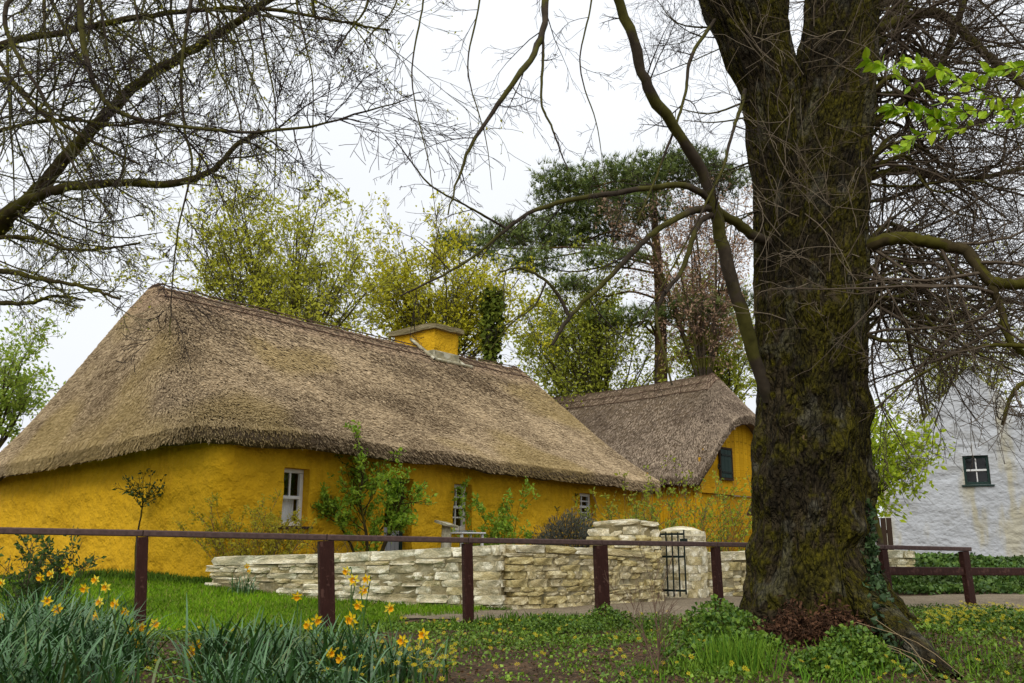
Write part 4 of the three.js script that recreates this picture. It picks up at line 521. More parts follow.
// ---------------------------------------------------------------- the bare tree whose trunk stands outside the frame on the left
{ const base = at(-115, 640, 12.2), org = V(base.x, groundY(base.x, base.z), base.z), t = thing('bare_tree', 'bare budding tree arching in from the upper left over the cottage roof', 'tree', org.toArray()), R = rng(202);
  const lb = new Builder(), tw = new Builder(), tips = [], o = { max: 2, n: [7, 3], ls: 0.48, ang: 0.58, wig: 0.17, up: -0.008, rmin: 0.0032, flat: 0.3 }, sp = { per: 3.9, len: 1.9, r: 0.017, o, into: tw, from: 0.05 };
  const topP = at(-70, 300, 12); lb.tube(spline([org.clone().setY(-0.2), V(org.x + 0.05, 1.6, org.z), topP, at(-30, 245, 11.9), at(4, 218, 11.8)], 24), Array.from({ length: 25 }, (_, k) => lerp(0.42, 0.17, Math.pow(k / 24, 0.7))), 14);
  limb(lb, A([[0, 220, 11.8], [25, 203, 11.7], [60, 165, 11.6], [100, 120, 11.4], [150, 75, 11.2], [200, 45, 11], [250, 12, 10.8], [310, -25, 10.6]]), 0.125, 0.04, sp, R, tips);
  limb(lb, A([[2, 219, 11.8], [30, 200, 11.5], [60, 189, 11.3], [110, 183, 11], [170, 183, 10.8], [213, 170, 10.6], [238, 145, 10.5], [260, 130, 10.4]]), 0.085, 0.025, { ...sp, per: 3.4, len: 0.9 }, R, tips);
  limb(lb, A([[-60, 290, 12], [0, 271, 11.7], [40, 279, 11.5], [80, 286, 11.3], [120, 299, 11.1]]), 0.05, 0.018, { ...sp, len: 0.6, per: 2.4, from: 0.3 }, R, tips);
  limb(lb, A([[-60, 300, 12.1], [0, 303, 11.9], [30, 303, 11.8], [55, 296, 11.7], [85, 300, 11.6]]), 0.045, 0.015, { ...sp, len: 0.6, per: 2.4, from: 0.4 }, R, tips);
  limb(lb, A([[-60, 260, 12], [0, 238, 11.8], [35, 239, 11.6], [65, 249, 11.4], [100, 249, 11.3], [140, 243, 11.2]]), 0.04, 0.012, { ...sp, len: 0.6 }, R, tips);
  limb(lb, A([[-90, 150, 12], [0, 47, 11.5], [65, 32, 11.3], [125, 20, 11], [180, 12, 10.8], [250, 8, 10.6], [320, 18, 10.4], [390, 30, 10.3]]), 0.07, 0.012, { ...sp, per: 3.6 }, R, tips);
  limb(lb, A([[-90, 200, 12], [0, 80, 11], [40, 110, 10.8], [90, 140, 10.6], [140, 165, 10.4]]), 0.05, 0.015, sp, R, tips);
  limb(lb, A([[-100, 220, 12], [-20, 140, 11.4], [60, 120, 11], [120, 125, 10.8], [180, 112, 10.6]]), 0.04, 0.012, sp, R, tips);
  for (let k = 0; k < 20; k++) { const x = -20 + R() * 340, y = -30 + R() * 150 * (1 - x / 420), d = 10.3 + R() * 2.6, dx = (R() - 0.3) * 130, dy = 20 + R() * 110; limb(lb, A([[x - dx * 0.5, y - 70, d + 0.4], [x, y, d], [x + dx * 0.6, y + dy * 0.4, d - 0.2], [x + dx, y + dy, d - 0.4]]), 0.026, 0.006, { ...sp, per: 2.6, len: 0.9 }, R, tips, 16); }
  for (let k = 0; k < 8; k++) { const x = -30 + R() * 150, y = 205 + R() * 90; limb(lb, A([[x - 70, y - 30, 12], [x, y, 11.8], [x + 50, y + (R() - 0.5) * 40, 11.6]]), 0.02, 0.005, { ...sp, per: 3, len: 0.6 }, R, tips, 12); }
  part(t, 'trunk_and_limbs', lb.geo(org), M.limbMossy); part(t, 'twigs', tw.geo(org), M.twigFar).userData.kind = 'stuff';
  const buds = []; for (const e of tips) if (R() < 0.3) buds.push({ p: e.p.clone().sub(org), q: rollQuat(rndDir(R), R() * 6), s: 0.025 + 0.035 * R(), c: mix([0.34, 0.38, 0.02], [0.5, 0.44, 0.06], R()) }); scatter(t, 'opening_buds', G.leaf, M.leaf, buds);
  // darker boughs drooping in from above, nearer the camera
  const lb2 = new Builder(), tw2 = new Builder(), s2 = { per: 3.6, len: 0.85, r: 0.009, o: { ...o, rmin: 0.0026, up: -0.02 }, into: tw2, from: 0.2 };
  limb(lb2, A([[-90, 60, 12], [20, -160, 9.5], [75, -60, 8.2], [81, 0, 8], [83, 40, 7.9], [95, 85, 7.8], [118, 112, 7.7], [165, 124, 7.6], [241, 132, 7.4], [307, 127, 7.2], [360, 113, 7.1], [405, 100, 7.0]]), 0.05, 0.005, s2, R);
  limb(lb2, A([[20, -160, 9.5], [150, -120, 8.5], [192, -30, 8], [188, 20, 7.9], [181, 75, 7.8], [184, 125, 7.8], [192, 165, 7.7], [178, 230, 7.7], [172, 290, 7.7], [170, 335, 7.6]]), 0.03, 0.004, { ...s2, len: 0.4 }, R);
  limb(lb2, A([[20, -160, 9.5], [60, -60, 8.4], [5, 10, 8], [20, 60, 7.9], [45, 100, 7.9], [62, 145, 7.8], [90, 190, 7.7], [112, 215, 7.7]]), 0.035, 0.006, s2, R);
  limb(lb2, A([[192, -30, 8], [260, -120, 7.5], [340, -70, 7.0], [368, 0, 6.8], [350, 30, 6.7], [336, 52, 6.7]]), 0.025, 0.005, { ...s2, len: 0.4 }, R);
  limb(lb2, A([[340, -70, 7], [400, -60, 6.8], [395, 5, 6.7], [370, 35, 6.6], [345, 60, 6.6]]), 0.012, 0.003, { ...s2, len: 0.35 }, R);
  for (const [x, y] of [[140, 30], [215, 60], [265, 50], [110, 60], [235, 0], [300, 20]]) limb(lb2, A([[x - 30, -170, 8.6], [x - 10, y - 60, 8], [x, y, 7.9], [x + 10 + 20 * R(), y + 60, 7.8], [x + 30 * (R() - 0.3), y + 125 + 30 * R(), 7.8]]), 0.018, 0.004, { ...s2, len: 0.5 }, R, null, 18);
  part(t, 'drooping_boughs', lb2.geo(org), M.limb); part(t, 'drooping_twigs', tw2.geo(org), M.twig).userData.kind = 'stuff';
 
}

// ---------------------------------------------------------------- trees behind the roofs
// crowns: list of ellipses in the picture {x, y, rx, ry} at the tree's distance
function leafyTree(name, label, px, d, o) {
  const base = at(px, 560, d), org = V(base.x, 0, base.z), t = thing(name, label, 'tree', org.toArray(), 0, o.group), R = rng(o.seed), b = new Builder(), tw = new Builder(), tips = [], k = d / FOCAL * 1.0;
  const fork = at(px + (o.lean ?? 0), o.forkY ?? 380, d); b.tube(spline([V(org.x, -0.3, org.z), org.clone().lerp(fork, 0.5).add(V(0.15, 0, 0)), fork], 8), Array.from({ length: 9 }, (_, i) => lerp(o.r, o.r * 0.7, i / 8)), 9);
  for (const c of o.crowns) { const n = c.n ?? 5; for (let i = 0; i < n; i++) { const a = R() * 6.283, q = Math.sqrt(R()), tip = at(c.x + Math.cos(a) * q * c.rx * 0.8, c.y + Math.sin(a) * q * c.ry * 0.8 - c.ry * 0.1, d + (R() - 0.5) * c.rx * k * 1.6), mid = fork.clone().lerp(tip, 0.5).add(V((R() - 0.5) * 0.7, o.arch ?? 0.1, (R() - 0.5) * 0.7)); limb(b, [fork, mid, tip], o.r * 0.34, o.r * 0.07, { per: o.per ?? 2.2, len: o.len ?? 1.5, r: o.r * 0.11, o: o.g, into: tw, from: 0.25 }, R, tips, 14); } }
  part(t, 'trunk', b.geo(org), o.bark ?? M.limb); part(t, 'twigs', tw.geo(org), o.twig ?? M.twigFar).userData.kind = 'stuff';
  const list = [], n = o.leaves; for (let i = 0; i < n && tips.length; i++) { const e = tips[Math.floor(R() * tips.length)], p = e.p.clone().addScaledVector(rndDir(R), (o.spread ?? 0.25) * R()); list.push({ p: p.sub(org), q: rollQuat(rndDir(R).add(V(0, -0.3, 0)), R() * 6), s: o.size * (0.6 + 0.8 * R()), c: mix(o.c[0], o.c[1], R()) }); }
  scatter(t, 'foliage', o.leafGeo ?? G.leaf, o.leafMat ?? M.leaf, list); return t;
}
const gFar = { max: 2, n: [5, 3], ls: 0.55, ang: 0.6, wig: 0.16, up: 0.05, rmin: 0.006, tipFrom: 0 };
leafyTree('budding_tree', 'yellow-green budding tree rising behind the left half of the cottage roof', 290, 33, { seed: 31, r: 0.22, forkY: 385, per: 1.8, len: 1.7, g: gFar, crowns: [{ x: 270, y: 225, rx: 88, ry: 55, n: 10 }, { x: 215, y: 255, rx: 50, ry: 45, n: 5 }, { x: 330, y: 240, rx: 50, ry: 55, n: 6 }, { x: 290, y: 285, rx: 105, ry: 35, n: 7 }, { x: 355, y: 290, rx: 35, ry: 40, n: 4 }], leaves: 14500, size: 0.15, spread: 0.32, c: [[0.40, 0.43, 0.022], [0.66, 0.64, 0.05]] });
leafyTree('budding_tree', 'bright yellow-green leafing tree behind the chimney', 435, 35, { seed: 32, r: 0.2, forkY: 390, per: 1.8, len: 1.5, g: gFar, crowns: [{ x: 410, y: 270, rx: 45, ry: 50, n: 7 }, { x: 455, y: 255, rx: 45, ry: 45, n: 8 }, { x: 470, y: 300, rx: 55, ry: 35, n: 7 }, { x: 390, y: 290, rx: 45, ry: 45, n: 7 }, { x: 510, y: 300, rx: 35, ry: 35, n: 4 }], leaves: 15500, size: 0.15, spread: 0.32, c: [[0.46, 0.46, 0.015], [0.76, 0.70, 0.03]] });
leafyTree('leafy_tree', 'fresh green tree filling the gap above the barn roof ridge', 600, 40, { seed: 33, r: 0.2, forkY: 440, per: 1.4, len: 1.6, g: gFar, crowns: [{ x: 565, y: 345, rx: 55, ry: 35, n: 8 }, { x: 610, y: 320, rx: 55, ry: 45, n: 8 }, { x: 535, y: 315, rx: 45, ry: 35, n: 7 }, { x: 640, y: 345, rx: 45, ry: 35, n: 6 }, { x: 585, y: 290, rx: 60, ry: 35, n: 6 }], leaves: 15000, size: 0.16, spread: 0.4, c: [[0.32, 0.38, 0.025], [0.58, 0.60, 0.06]] });
leafyTree('leafy_tree', 'thin green tree between the barn ridge and the big trunk', 725, 41, { seed: 34, r: 0.18, forkY: 420, per: 1.4, len: 1.5, g: gFar, crowns: [{ x: 715, y: 330, rx: 40, ry: 50, n: 7 }, { x: 690, y: 290, rx: 45, ry: 35, n: 5 }, { x: 745, y: 360, rx: 30, ry: 45, n: 5 }, { x: 690, y: 350, rx: 45, ry: 30, n: 5 }], leaves: 10500, size: 0.16, spread: 0.4, c: [[0.34, 0.40, 0.025], [0.58, 0.60, 0.06]] });
leafyTree('copper_tree', 'reddish brown budding tree crown above the barn beside the pine', 705, 38, { seed: 35, r: 0.2, forkY: 400, per: 1.2, len: 1.5, g: { ...gFar, up: 0.0 }, twig: M.twigWarm, crowns: [{ x: 705, y: 190, rx: 60, ry: 32, n: 8 }, { x: 655, y: 205, rx: 55, ry: 28, n: 7 }, { x: 735, y: 225, rx: 30, ry: 35, n: 4 }], leaves: 6000, size: 0.13, spread: 0.5, c: [[0.44, 0.28, 0.17], [0.66, 0.45, 0.30]] });
leafyTree('leafy_tree', 'pale green tree at the left edge beyond the cottage', -10, 36, { seed: 36, r: 0.2, forkY: 460, per: 2.0, len: 1.4, g: gFar, crowns: [{ x: 0, y: 345, rx: 50, ry: 35, n: 6 }, { x: 10, y: 390, rx: 40, ry: 25, n: 4 }], leaves: 3800, size: 0.18, spread: 0.4, c: [[0.24, 0.36, 0.04], [0.46, 0.56, 0.07]] });
leafyTree('leafy_tree', 'hazy green tree seen through the thicket right of the big trunk', 950, 42, { seed: 38, r: 0.25, forkY: 520, per: 1.1, len: 1.8, g: gFar, crowns: [{ x: 930, y: 290, rx: 70, ry: 60, n: 9 }, { x: 1000, y: 330, rx: 60, ry: 50, n: 7 }], leaves: 6000, size: 0.18, spread: 0.5, c: [[0.3, 0.32, 0.04], [0.5, 0.5, 0.08]] });
{ // ivy-clad trunk behind the ridge
  const b0 = at(487, 560, 34), t = thing('ivy_clad_trunk', 'dark ivy-clad tree trunk between the chimney and the pine', 'tree', [b0.x, 0, b0.z]), R = rng(41), b = new Builder(), top = at(490, 295, 34).sub(b0).setX(0.15); top.y = at(490, 295, 34).y; b.tube([V(0, -0.2, 0), V(0.1, top.y * 0.5, 0), V(top.x, top.y, 0)], [0.24, 0.2, 0.09], 8); part(t, 'trunk', b.geo(), M.limb); const l = []; for (let k = 0; k < 1500; k++) { const y = top.y * (0.35 + 0.66 * Math.sqrt(R())), r = (0.25 + 0.35 * R()) * (1 - 0.4 * y / top.y) + 0.1 * noise3(0, y, 1), a = R() * 6.28; l.push({ p: V(top.x * y / top.y + Math.cos(a) * r, y, Math.sin(a) * r), q: rollQuat(rndDir(R), R() * 6), s: 0.16 + 0.1 * R(), c: mix([0.06, 0.09, 0.012], [0.15, 0.18, 0.02], R()) }); } scatter(t, 'ivy', G.ivy, M.leafMatte, l);
}
{ // the Scots pine
  const d = 39, b0 = at(662, 560, d), org = V(b0.x, 0, b0.z), t = thing('pine_tree', 'dark green pine with flat needle pads and a reddish trunk above the barn', 'tree', org.toArray()), R = rng(42), b = new Builder(), top = at(652, 190, d); b.tube(spline([V(org.x, -0.3, org.z), at(661, 400, d), at(660, 300, d), at(656, 240, d), top], 16), Array.from({ length: 17 }, (_, k) => lerp(0.36, 0.12, k / 16)), 10);
  const pads = [[575, 200, 40, 20], [610, 185, 45, 22], [545, 235, 42, 18], [505, 235, 35, 14], [475, 248, 26, 10], [590, 230, 55, 20], [640, 205, 45, 22], [650, 172, 45, 17], [690, 165, 40, 15], [720, 180, 30, 16], [530, 262, 35, 10], [610, 258, 36, 9], [575, 285, 25, 7], [628, 318, 40, 8], [690, 312, 45, 12], [735, 300, 28, 10], [600, 325, 30, 6], [560, 180, 26, 14], [450, 240, 20, 9]], l = [];
  for (const [x, y, rx, ry] of pads) { const dd = d + (R() - 0.5) * 3, c = at(x, y, dd), st = at(lerp(660, 655, R()), clamp(y + 10 + 14 * R(), 192, 390), d); limb(b, [st, st.clone().lerp(c, 0.35).add(V(0, 0.5 * R(), 0.3)), st.clone().lerp(c, 0.7).add(V(0, -0.3 * R(), -0.2)), c], 0.06, 0.02, { per: 1.2, len: 0.9, r: 0.02, o: gFar, from: 0.4 }, R, null, 14); const k = d / FOCAL; for (let i = 0; i < rx * ry * 1.1; i++) { const v = rndDir(R).multiplyScalar(Math.cbrt(R())), lump = 1.1 + 0.6 * noise3(v.x * 3 + x, v.y * 3, v.z * 3); const p = c.clone().add(V(v.x * rx * k * lump, v.y * ry * k * lump, v.z * rx * k * 0.8)); l.push({ p: p.sub(org), q: rollQuat(rndDir(R).add(V(0, 0.8, 0)), R() * 6), s: 0.22 + 0.2 * R(), c: mix([0.06, 0.10, 0.025], [0.23, 0.28, 0.075], R()) }); } }
  part(t, 'trunk', b.geo(org), M.pineBark); scatter(t, 'needles', G.needles, M.leafMatte, l);
}
// ---------------------------------------------------------------- shrubs and climbers by the buildings
function shrub(name, label, cat, base, o) {
  const t = thing(name, label, cat, base.toArray()), R = rng(o.seed), b = new Builder(), tips = [];
  for (let k = 0; k < o.stems; k++) { const a = R() * 6.28, s0 = V((R() - 0.5) * o.foot, -0.08, (R() - 0.5) * o.foot * 0.6), d = V(Math.cos(a) * o.spread + (o.lean ?? 0), 1, Math.sin(a) * o.spread * 0.6); grow(b, s0, d, o.h * (0.55 + 0.5 * R()), o.r, 0, o.g, R, tips); }
  for (const L of o.trunks ?? []) { const pts = limb(b, L.p.map((q) => V(...q)), L.r0, L.r1, { per: L.per, len: L.len, r: 0.012, o: o.g, from: L.from ?? 0.35 }, R, tips, 18); }
  part(t, 'stems', b.geo(), o.bark ?? M.twigPale); const l = [];
  for (let i = 0; i < o.leaves && tips.length; i++) { const e = tips[Math.floor(R() * tips.length)]; if (e.p.y < (o.bare ?? 0)) continue; l.push({ p: e.p.clone().addScaledVector(rndDir(R), 0.07 * R()), q: rollQuat(rndDir(R).add(V(0, 0.35, 0.2)), R() * 6), s: o.size * (0.6 + 0.8 * R()), c: mix(o.c[0], o.c[1], R()) }); }
  if (l.length) scatter(t, 'leaves', o.leafGeo ?? G.leaf, o.leafMat ?? M.leaf, l); return t;
}
const gSh = { max: 2, n: [6, 3], ls: 0.42, ang: 0.6, wig: 0.16, up: 0.06, rmin: 0.0035, tipFrom: 1 };
const byFront = (px, out) => { const p = onPlane(px, 545, K0.clone().addScaledVector(FN, out), FN); return V(p.x, groundY(p.x, p.z), p.z); };
shrub('wall_shrub', 'tall bushy green shrub with a slanting trunk beside the cottage door', 'shrub', byFront(372, 0.55), { seed: 51, stems: 3, foot: 0.4, spread: 0.25, h: 1.8, r: 0.02, g: gSh, leaves: 4600, size: 0.085, bare: 0.4, c: [[0.16, 0.31, 0.016], [0.44, 0.60, 0.04]], bark: M.limbMossy,
  trunks: [{ p: [[0.05, -0.1, 0], [0.18, 0.6, 0], [0.4, 1.2, 0.05], [0.6, 1.75, 0.1]], r0: 0.06, r1: 0.02, per: 10, len: 0.6, from: 0.5 }, { p: [[-0.05, -0.1, 0], [-0.1, 0.9, 0], [-0.25, 1.7, 0.1], [-0.15, 2.4, 0.1]], r0: 0.045, r1: 0.015, per: 9, len: 0.8, from: 0.3 }, { p: [[-0.05, -0.1, 0], [-0.4, 0.8, 0.05], [-0.75, 1.4, 0.1], [-0.85, 1.95, 0.1]], r0: 0.035, r1: 0.012, per: 7, len: 0.5, from: 0.4 }] });
shrub('wispy_shrub', 'wispy yellow-green shrub of thin shoots left of the first window', 'shrub', byFront(256, 0.6), { seed: 52, stems: 36, foot: 0.8, spread: 0.5, h: 1.4, r: 0.007, g: { ...gSh, n: [4, 2] }, leaves: 5600, size: 0.05, bark: M.twigWarm, c: [[0.36, 0.34, 0.02], [0.6, 0.52, 0.03]] });
shrub('wispy_shrub', 'thin reddish brown shrub right of the first window', 'shrub', byFront(322, 0.5), { seed: 53, stems: 12, foot: 0.4, spread: 0.4, h: 0.95, r: 0.007, g: { ...gSh, n: [4, 2] }, leaves: 350, size: 0.035, bark: M.twigWarm, c: [[0.15, 0.15, 0.02], [0.25, 0.2, 0.03]] });
shrub('rose_bush', 'upright fresh green rose bush beside the second window', 'shrub', byFront(492, 0.5), { seed: 54, stems: 13, foot: 1.5, spread: 0.22, h: 2.3, r: 0.011, g: { ...gSh, n: [7, 3], ls: 0.3 }, leaves: 2600, size: 0.085, bare: 0.35, c: [[0.17, 0.32, 0.02], [0.4, 0.56, 0.04]], bark: M.limbMossy });
shrub('climbing_shrub', 'small dark green climber on the yellow wall between second and third windows', 'shrub', byFront(537, 0.2), { seed: 55, stems: 2, foot: 0.2, spread: 0.1, h: 1.4, r: 0.012, g: { ...gSh, n: [6, 3], ls: 0.22 }, leaves: 330, size: 0.07, bare: 0.75, c: [[0.04, 0.08, 0.015], [0.09, 0.15, 0.02]] });
shrub('climbing_shrub', 'thin straggling climber around the third cottage window', 'shrub', byFront(594, 0.3), { seed: 56, stems: 7, foot: 1.6, spread: 0.4, h: 2.1, r: 0.011, g: { ...gSh, n: [6, 3], ls: 0.3 }, leaves: 420, size: 0.07, bare: 0.8, bark: M.twigWarm, c: [[0.08, 0.12, 0.02], [0.2, 0.22, 0.03]] });
{ const p = byFront(570, 1.6), t = thing('grey_bush', 'low grey-green dome of a bush behind the garden wall', 'shrub', p.toArray()), R = rng(57), b = new Builder(), l = []; const W = 1.05, H = at(570, 512, -p.z).y - p.y; for (let k = 0; k < 260; k++) { const v = rndDir(R); v.y = Math.abs(v.y); const e = V(v.x * W, v.y * H, v.z * 0.7); b.tube([V(v.x * 0.2, 0, v.z * 0.1), e.clone().multiplyScalar(0.6).add(V(0, 0.08, 0)), e], [0.008, 0.006, 0.003], 3, false); } for (let k = 0; k < 6500; k++) { const v = rndDir(R); v.y = Math.abs(v.y); const q = (0.72 + 0.3 * R()) * (1 + 0.15 * noise3(v.x * 3, v.y * 3, v.z * 3)); l.push({ p: V(v.x * W * q, v.y * H * q, v.z * 0.7 * q), q: rollQuat(v.clone().add(rndDir(R).multiplyScalar(0.6)), R() * 6), s: 0.08 + 0.05 * R(), c: mix([0.055, 0.06, 0.045], [0.13, 0.13, 0.10], R()) }); } part(t, 'stems', b.geo(), M.twig); scatter(t, 'leaves', G.slim, M.leafMatte, l); }
{ const barnAt = (px, d) => { const p = at(px, 555, d); return V(p.x, groundY(p.x, p.z), p.z); };
  shrub('garden_shrub', 'loose leafy shrub behind the left gate pier', 'shrub', barnAt(640, 22), { seed: 61, stems: 18, foot: 1.8, spread: 0.5, h: 2.2, r: 0.01, g: gSh, leaves: 1500, size: 0.085, bare: 0.4, c: [[0.2, 0.26, 0.014], [0.42, 0.44, 0.03]] });
  shrub('garden_shrub', 'straggling green shrub against the barn boards above the gate', 'shrub', barnAt(672, 23), { seed: 62, stems: 14, foot: 1.4, spread: 0.35, h: 2.5, r: 0.01, g: gSh, leaves: 1100, size: 0.09, bare: 0.4, c: [[0.2, 0.3, 0.014], [0.46, 0.5, 0.03]] });
  shrub('garden_shrub', 'thin upright shrub against the barn boards right of the round pier', 'shrub', barnAt(722, 22), { seed: 63, stems: 13, foot: 1.6, spread: 0.3, h: 2.4, r: 0.009, g: gSh, leaves: 950, size: 0.085, bare: 0.3, c: [[0.22, 0.32, 0.014], [0.5, 0.52, 0.03]] });
  const pw = at(135, 575, 17.2); shrub('wall_shrub', 'slender single-stemmed shrub with a leafy top against the yellow end wall', 'shrub', V(pw.x, groundY(pw.x, pw.z), pw.z), { seed: 64, stems: 0, foot: 0.1, spread: 0.1, h: 1, r: 0.01, g: { ...gSh, max: 1, n: [4] }, leaves: 210, size: 0.075, bare: 1.1, bark: M.limbMossy, c: [[0.035, 0.07, 0.015], [0.09, 0.15, 0.025]], trunks: [{ p: [[0.02, -0.1, 0], [-0.03, 0.7, 0], [0.02, 1.2, 0], [0.02, 1.6, 0.02]], r0: 0.022, r1: 0.011, per: 12, len: 0.5, from: 0.74 }] });
  const ps = at(28, 600, 11.5); shrub('loose_shrub', 'loose leafy shrub at the left edge in front of the yellow end wall', 'shrub', V(ps.x, groundY(ps.x, ps.z), ps.z), { seed: 65, stems: 14, foot: 0.7, spread: 0.65, h: 1.0, r: 0.01, g: gSh, leaves: 1300, size: 0.065, bare: 0.15, c: [[0.035, 0.08, 0.015], [0.11, 0.18, 0.03]], bark: M.twigPale });
}
leafyTree('lime_green_sapling', 'small bright lime-green sapling between the big trunk and the whitewashed house', 872, 17, { seed: 37, r: 0.05, forkY: 500, per: 3.5, len: 0.6, arch: 0.25, g: { ...gFar, rmin: 0.003, up: -0.03 }, crowns: [{ x: 895, y: 452, rx: 32, ry: 32, n: 9 }, { x: 880, y: 478, rx: 24, ry: 18, n: 5 }, { x: 875, y: 430, rx: 20, ry: 14, n: 3 }], leaves: 2600, size: 0.11, spread: 0.22, leafGeo: G.leaf, c: [[0.33, 0.46, 0.012], [0.55, 0.64, 0.03]] });

// ---------------------------------------------------------------- grass, ground cover, litter
const upright = (R, tilt) => rollQuat(V((R() - 0.5) * tilt, 1, (R() - 0.5) * tilt), R() * 6.283);
const inView = (x, z) => z < -3.6 && Math.abs(x) < -z * 0.62 + 0.4;
{ const R = rng(301), l = [];
  while (l.length < 62000) { const x = -13 + R() * 13.5, z = -18 + R() * 12; if (!inView(x, z) || !inPoly(x + 0.5 * fbm3(x * 2, 1, z * 2, 3), z + 0.5 * fbm3(x * 2, 9, z * 2, 3), lawnPoly)) continue; const p = V(x, groundY(x, z), z), n = fbm3(x * 0.8, 4, z * 0.8, 3); l.push({ p, q: upright(R, 0.9), s: V(0.09, 0.035 + 0.05 * R() * (1 + n), 0.09), c: R() < 0.07 ? [0.26, 0.24, 0.07] : mul(mix([0.07, 0.17, 0.004], [0.18, 0.29, 0.010], R()), 1 + 0.7 * n) }); }
  scatter(scene, 'lawn_grass', G.blade, M.leafMatte, l, 'short bright green lawn grass between the railing and the garden wall', 'grass');
}
{ const R = rng(302), l = [], strip = (p0, p1, n, w, h0, h1) => { for (let k = 0; k < n; k++) { const f = R(), p = p0.clone().lerp(p1, f).add(V((R() - 0.5) * w, 0, (R() - 0.5) * w)); p.y = groundY(p.x, p.z) - 0.01; l.push({ p, q: upright(R, 0.7), s: V(0.16, h0 + (h1 - h0) * R() * (0.6 + 0.4 * noise3(p.x * 2, 1, p.z * 2)), 0.14), c: mix([0.04, 0.09, 0.008], [0.11, 0.19, 0.016], R()) }); } };
  strip(at(-20, 580, 17.5), at(212, 583, 15.6), 5200, 0.5, 0.08, 0.26); strip(at(212, 590, 15.2), at(505, 600, 12.85), 3600, 0.25, 0.03, 0.1); strip(V(fencePts[0][0], 0, fencePts[0][1]), V(fencePts[4][0], 0, fencePts[4][1]), 2600, 0.5, 0.05, 0.18);
  scatter(scene, 'rough_grass', G.blade, M.leafMatte, l, 'longer rough grass along the wall foot and the railing', 'grass');
}
const fore = (x, z) => inView(x, z) && z > fenceZ(x) - 0.25 && z < -4.4;
const coverage = (x, z) => 0.7 * fbm3(x * 0.8 + 11, 2, z * 0.8, 3) + 0.7 * fbm3(x * 3.1 + 5, 6, z * 3.1, 3) + 0.2 * sstep(1.0, 0, Math.abs(z - fenceZ(x) - 0.4)) + 0.19;
{ const R = rng(303), l = [], f = [], gr = [], lit = [];
  let guard = 0; while (l.length < 42000 && guard++ < 400000) { const x = -6 + R() * 14.5, z = -13.5 + R() * 9.2; if (!fore(x, z)) continue; const c = coverage(x, z); if (R() > sstep(-0.05, 0.28, c) * 0.9 + 0.06) continue; const hgt = 0.015 + 0.07 * R() * clamp(c + 0.45, 0.1, 1); l.push({ p: V(x, groundY(x, z) + hgt, z), q: rollQuat(V((R() - 0.5) * 1.6, 0.5, (R() - 0.3) * 1.6), R() * 6), s: 0.016 + 0.026 * R() * R(), c: mul(mix([0.06, 0.14, 0.010], [0.20, 0.31, 0.028], R()), 0.9 + 0.5 * noise3(x * 1.3, 8, z * 1.3)) }); }
  scatter(scene, 'ground_cover', G.round, M.leafGloss, l, 'low green leafy ground cover in the bare soil of the foreground', 'ground cover');
  guard = 0; while (f.length < 520 && guard++ < 60000) { const x = -6 + R() * 14.5, z = -13.5 + R() * 9.2; if (!fore(x, z) || coverage(x, z) < 0.02 || R() > 0.25 + sstep(0, 0.4, noise3(x * 0.9, 31, z * 0.9))) continue; f.push({ p: V(x, groundY(x, z) + 0.06 + 0.07 * R(), z), q: rollQuat(V((R() - 0.5) * 1.2, 1, R() * 1.2), R() * 6), s: 0.014 + 0.010 * R(), c: mix([0.75, 0.55, 0.005], [0.85, 0.68, 0.02], R()) }); }
  for (let k = 0; k < 420; k++) { const p = at(925 + R() * 120, 612, 8.6 + R() * 2.6); p.y = groundY(p.x, p.z) + 0.08 + 0.1 * R(); f.push({ p, q: rollQuat(V((R() - 0.5), 1, R()), R() * 6), s: 0.016 + 0.012 * R(), c: [0.70, 0.60, 0.01] }); }
  for (let k = 0; k < 90; k++) { const p = at(310 + R() * 150, 660, 5.6 + R() * 1.2); p.y = groundY(p.x, p.z) + 0.1 + 0.14 * R(); f.push({ p, q: rollQuat(V((R() - 0.5), 1, R()), R() * 6), s: 0.016 + 0.01 * R(), c: [0.8, 0.6, 0.005] }); }
  scatter(scene, 'celandine_flowers', G.celandine, M.leaf, f, 'tiny yellow celandine flowers dotted over the ground cover', 'flowers');
  guard = 0; while (gr.length < 5200 && guard++ < 80000) { const x = -6 + R() * 14.5, z = -13.5 + R() * 9.2; if (!fore(x, z) || fbm3(x * 0.9 + 3, 5, z * 0.9, 3) < 0.0) continue; gr.push({ p: V(x, groundY(x, z) - 0.01, z), q: upright(R, 1), s: V(0.09, 0.05 + 0.10 * R() * R(), 0.09), c: mix([0.07, 0.14, 0.01], [0.17, 0.25, 0.02], R()) }); }
  const tuft = (px, py, d, n, w, h, c0, c1) => { const b = at(px, py, d); for (let k = 0; k < n; k++) { const x = b.x + (R() + R() - 1) * w, z = b.z + (R() + R() - 1) * w; gr.push({ p: V(x, groundY(x, z) - 0.01, z), q: upright(R, 0.8), s: V(0.09, h * (0.5 + 0.6 * R()), 0.1), c: mix(c0, c1, R()) }); } };
  tuft(738, 660, 6.4, 420, 0.3, 0.24, [0.05, 0.13, 0.008], [0.15, 0.25, 0.02]); tuft(700, 665, 6.3, 620, 0.5, 0.10, [0.05, 0.12, 0.008], [0.15, 0.25, 0.02]); tuft(840, 670, 6.2, 300, 0.4, 0.12, [0.06, 0.16, 0.01], [0.14, 0.27, 0.02]); tuft(965, 675, 6.4, 300, 0.6, 0.12, [0.07, 0.15, 0.01], [0.16, 0.27, 0.02]);
  scatter(scene, 'grass_tufts', G.blade, M.leafMatte, gr, 'loose green grass tufts scattered in the foreground soil', 'grass');
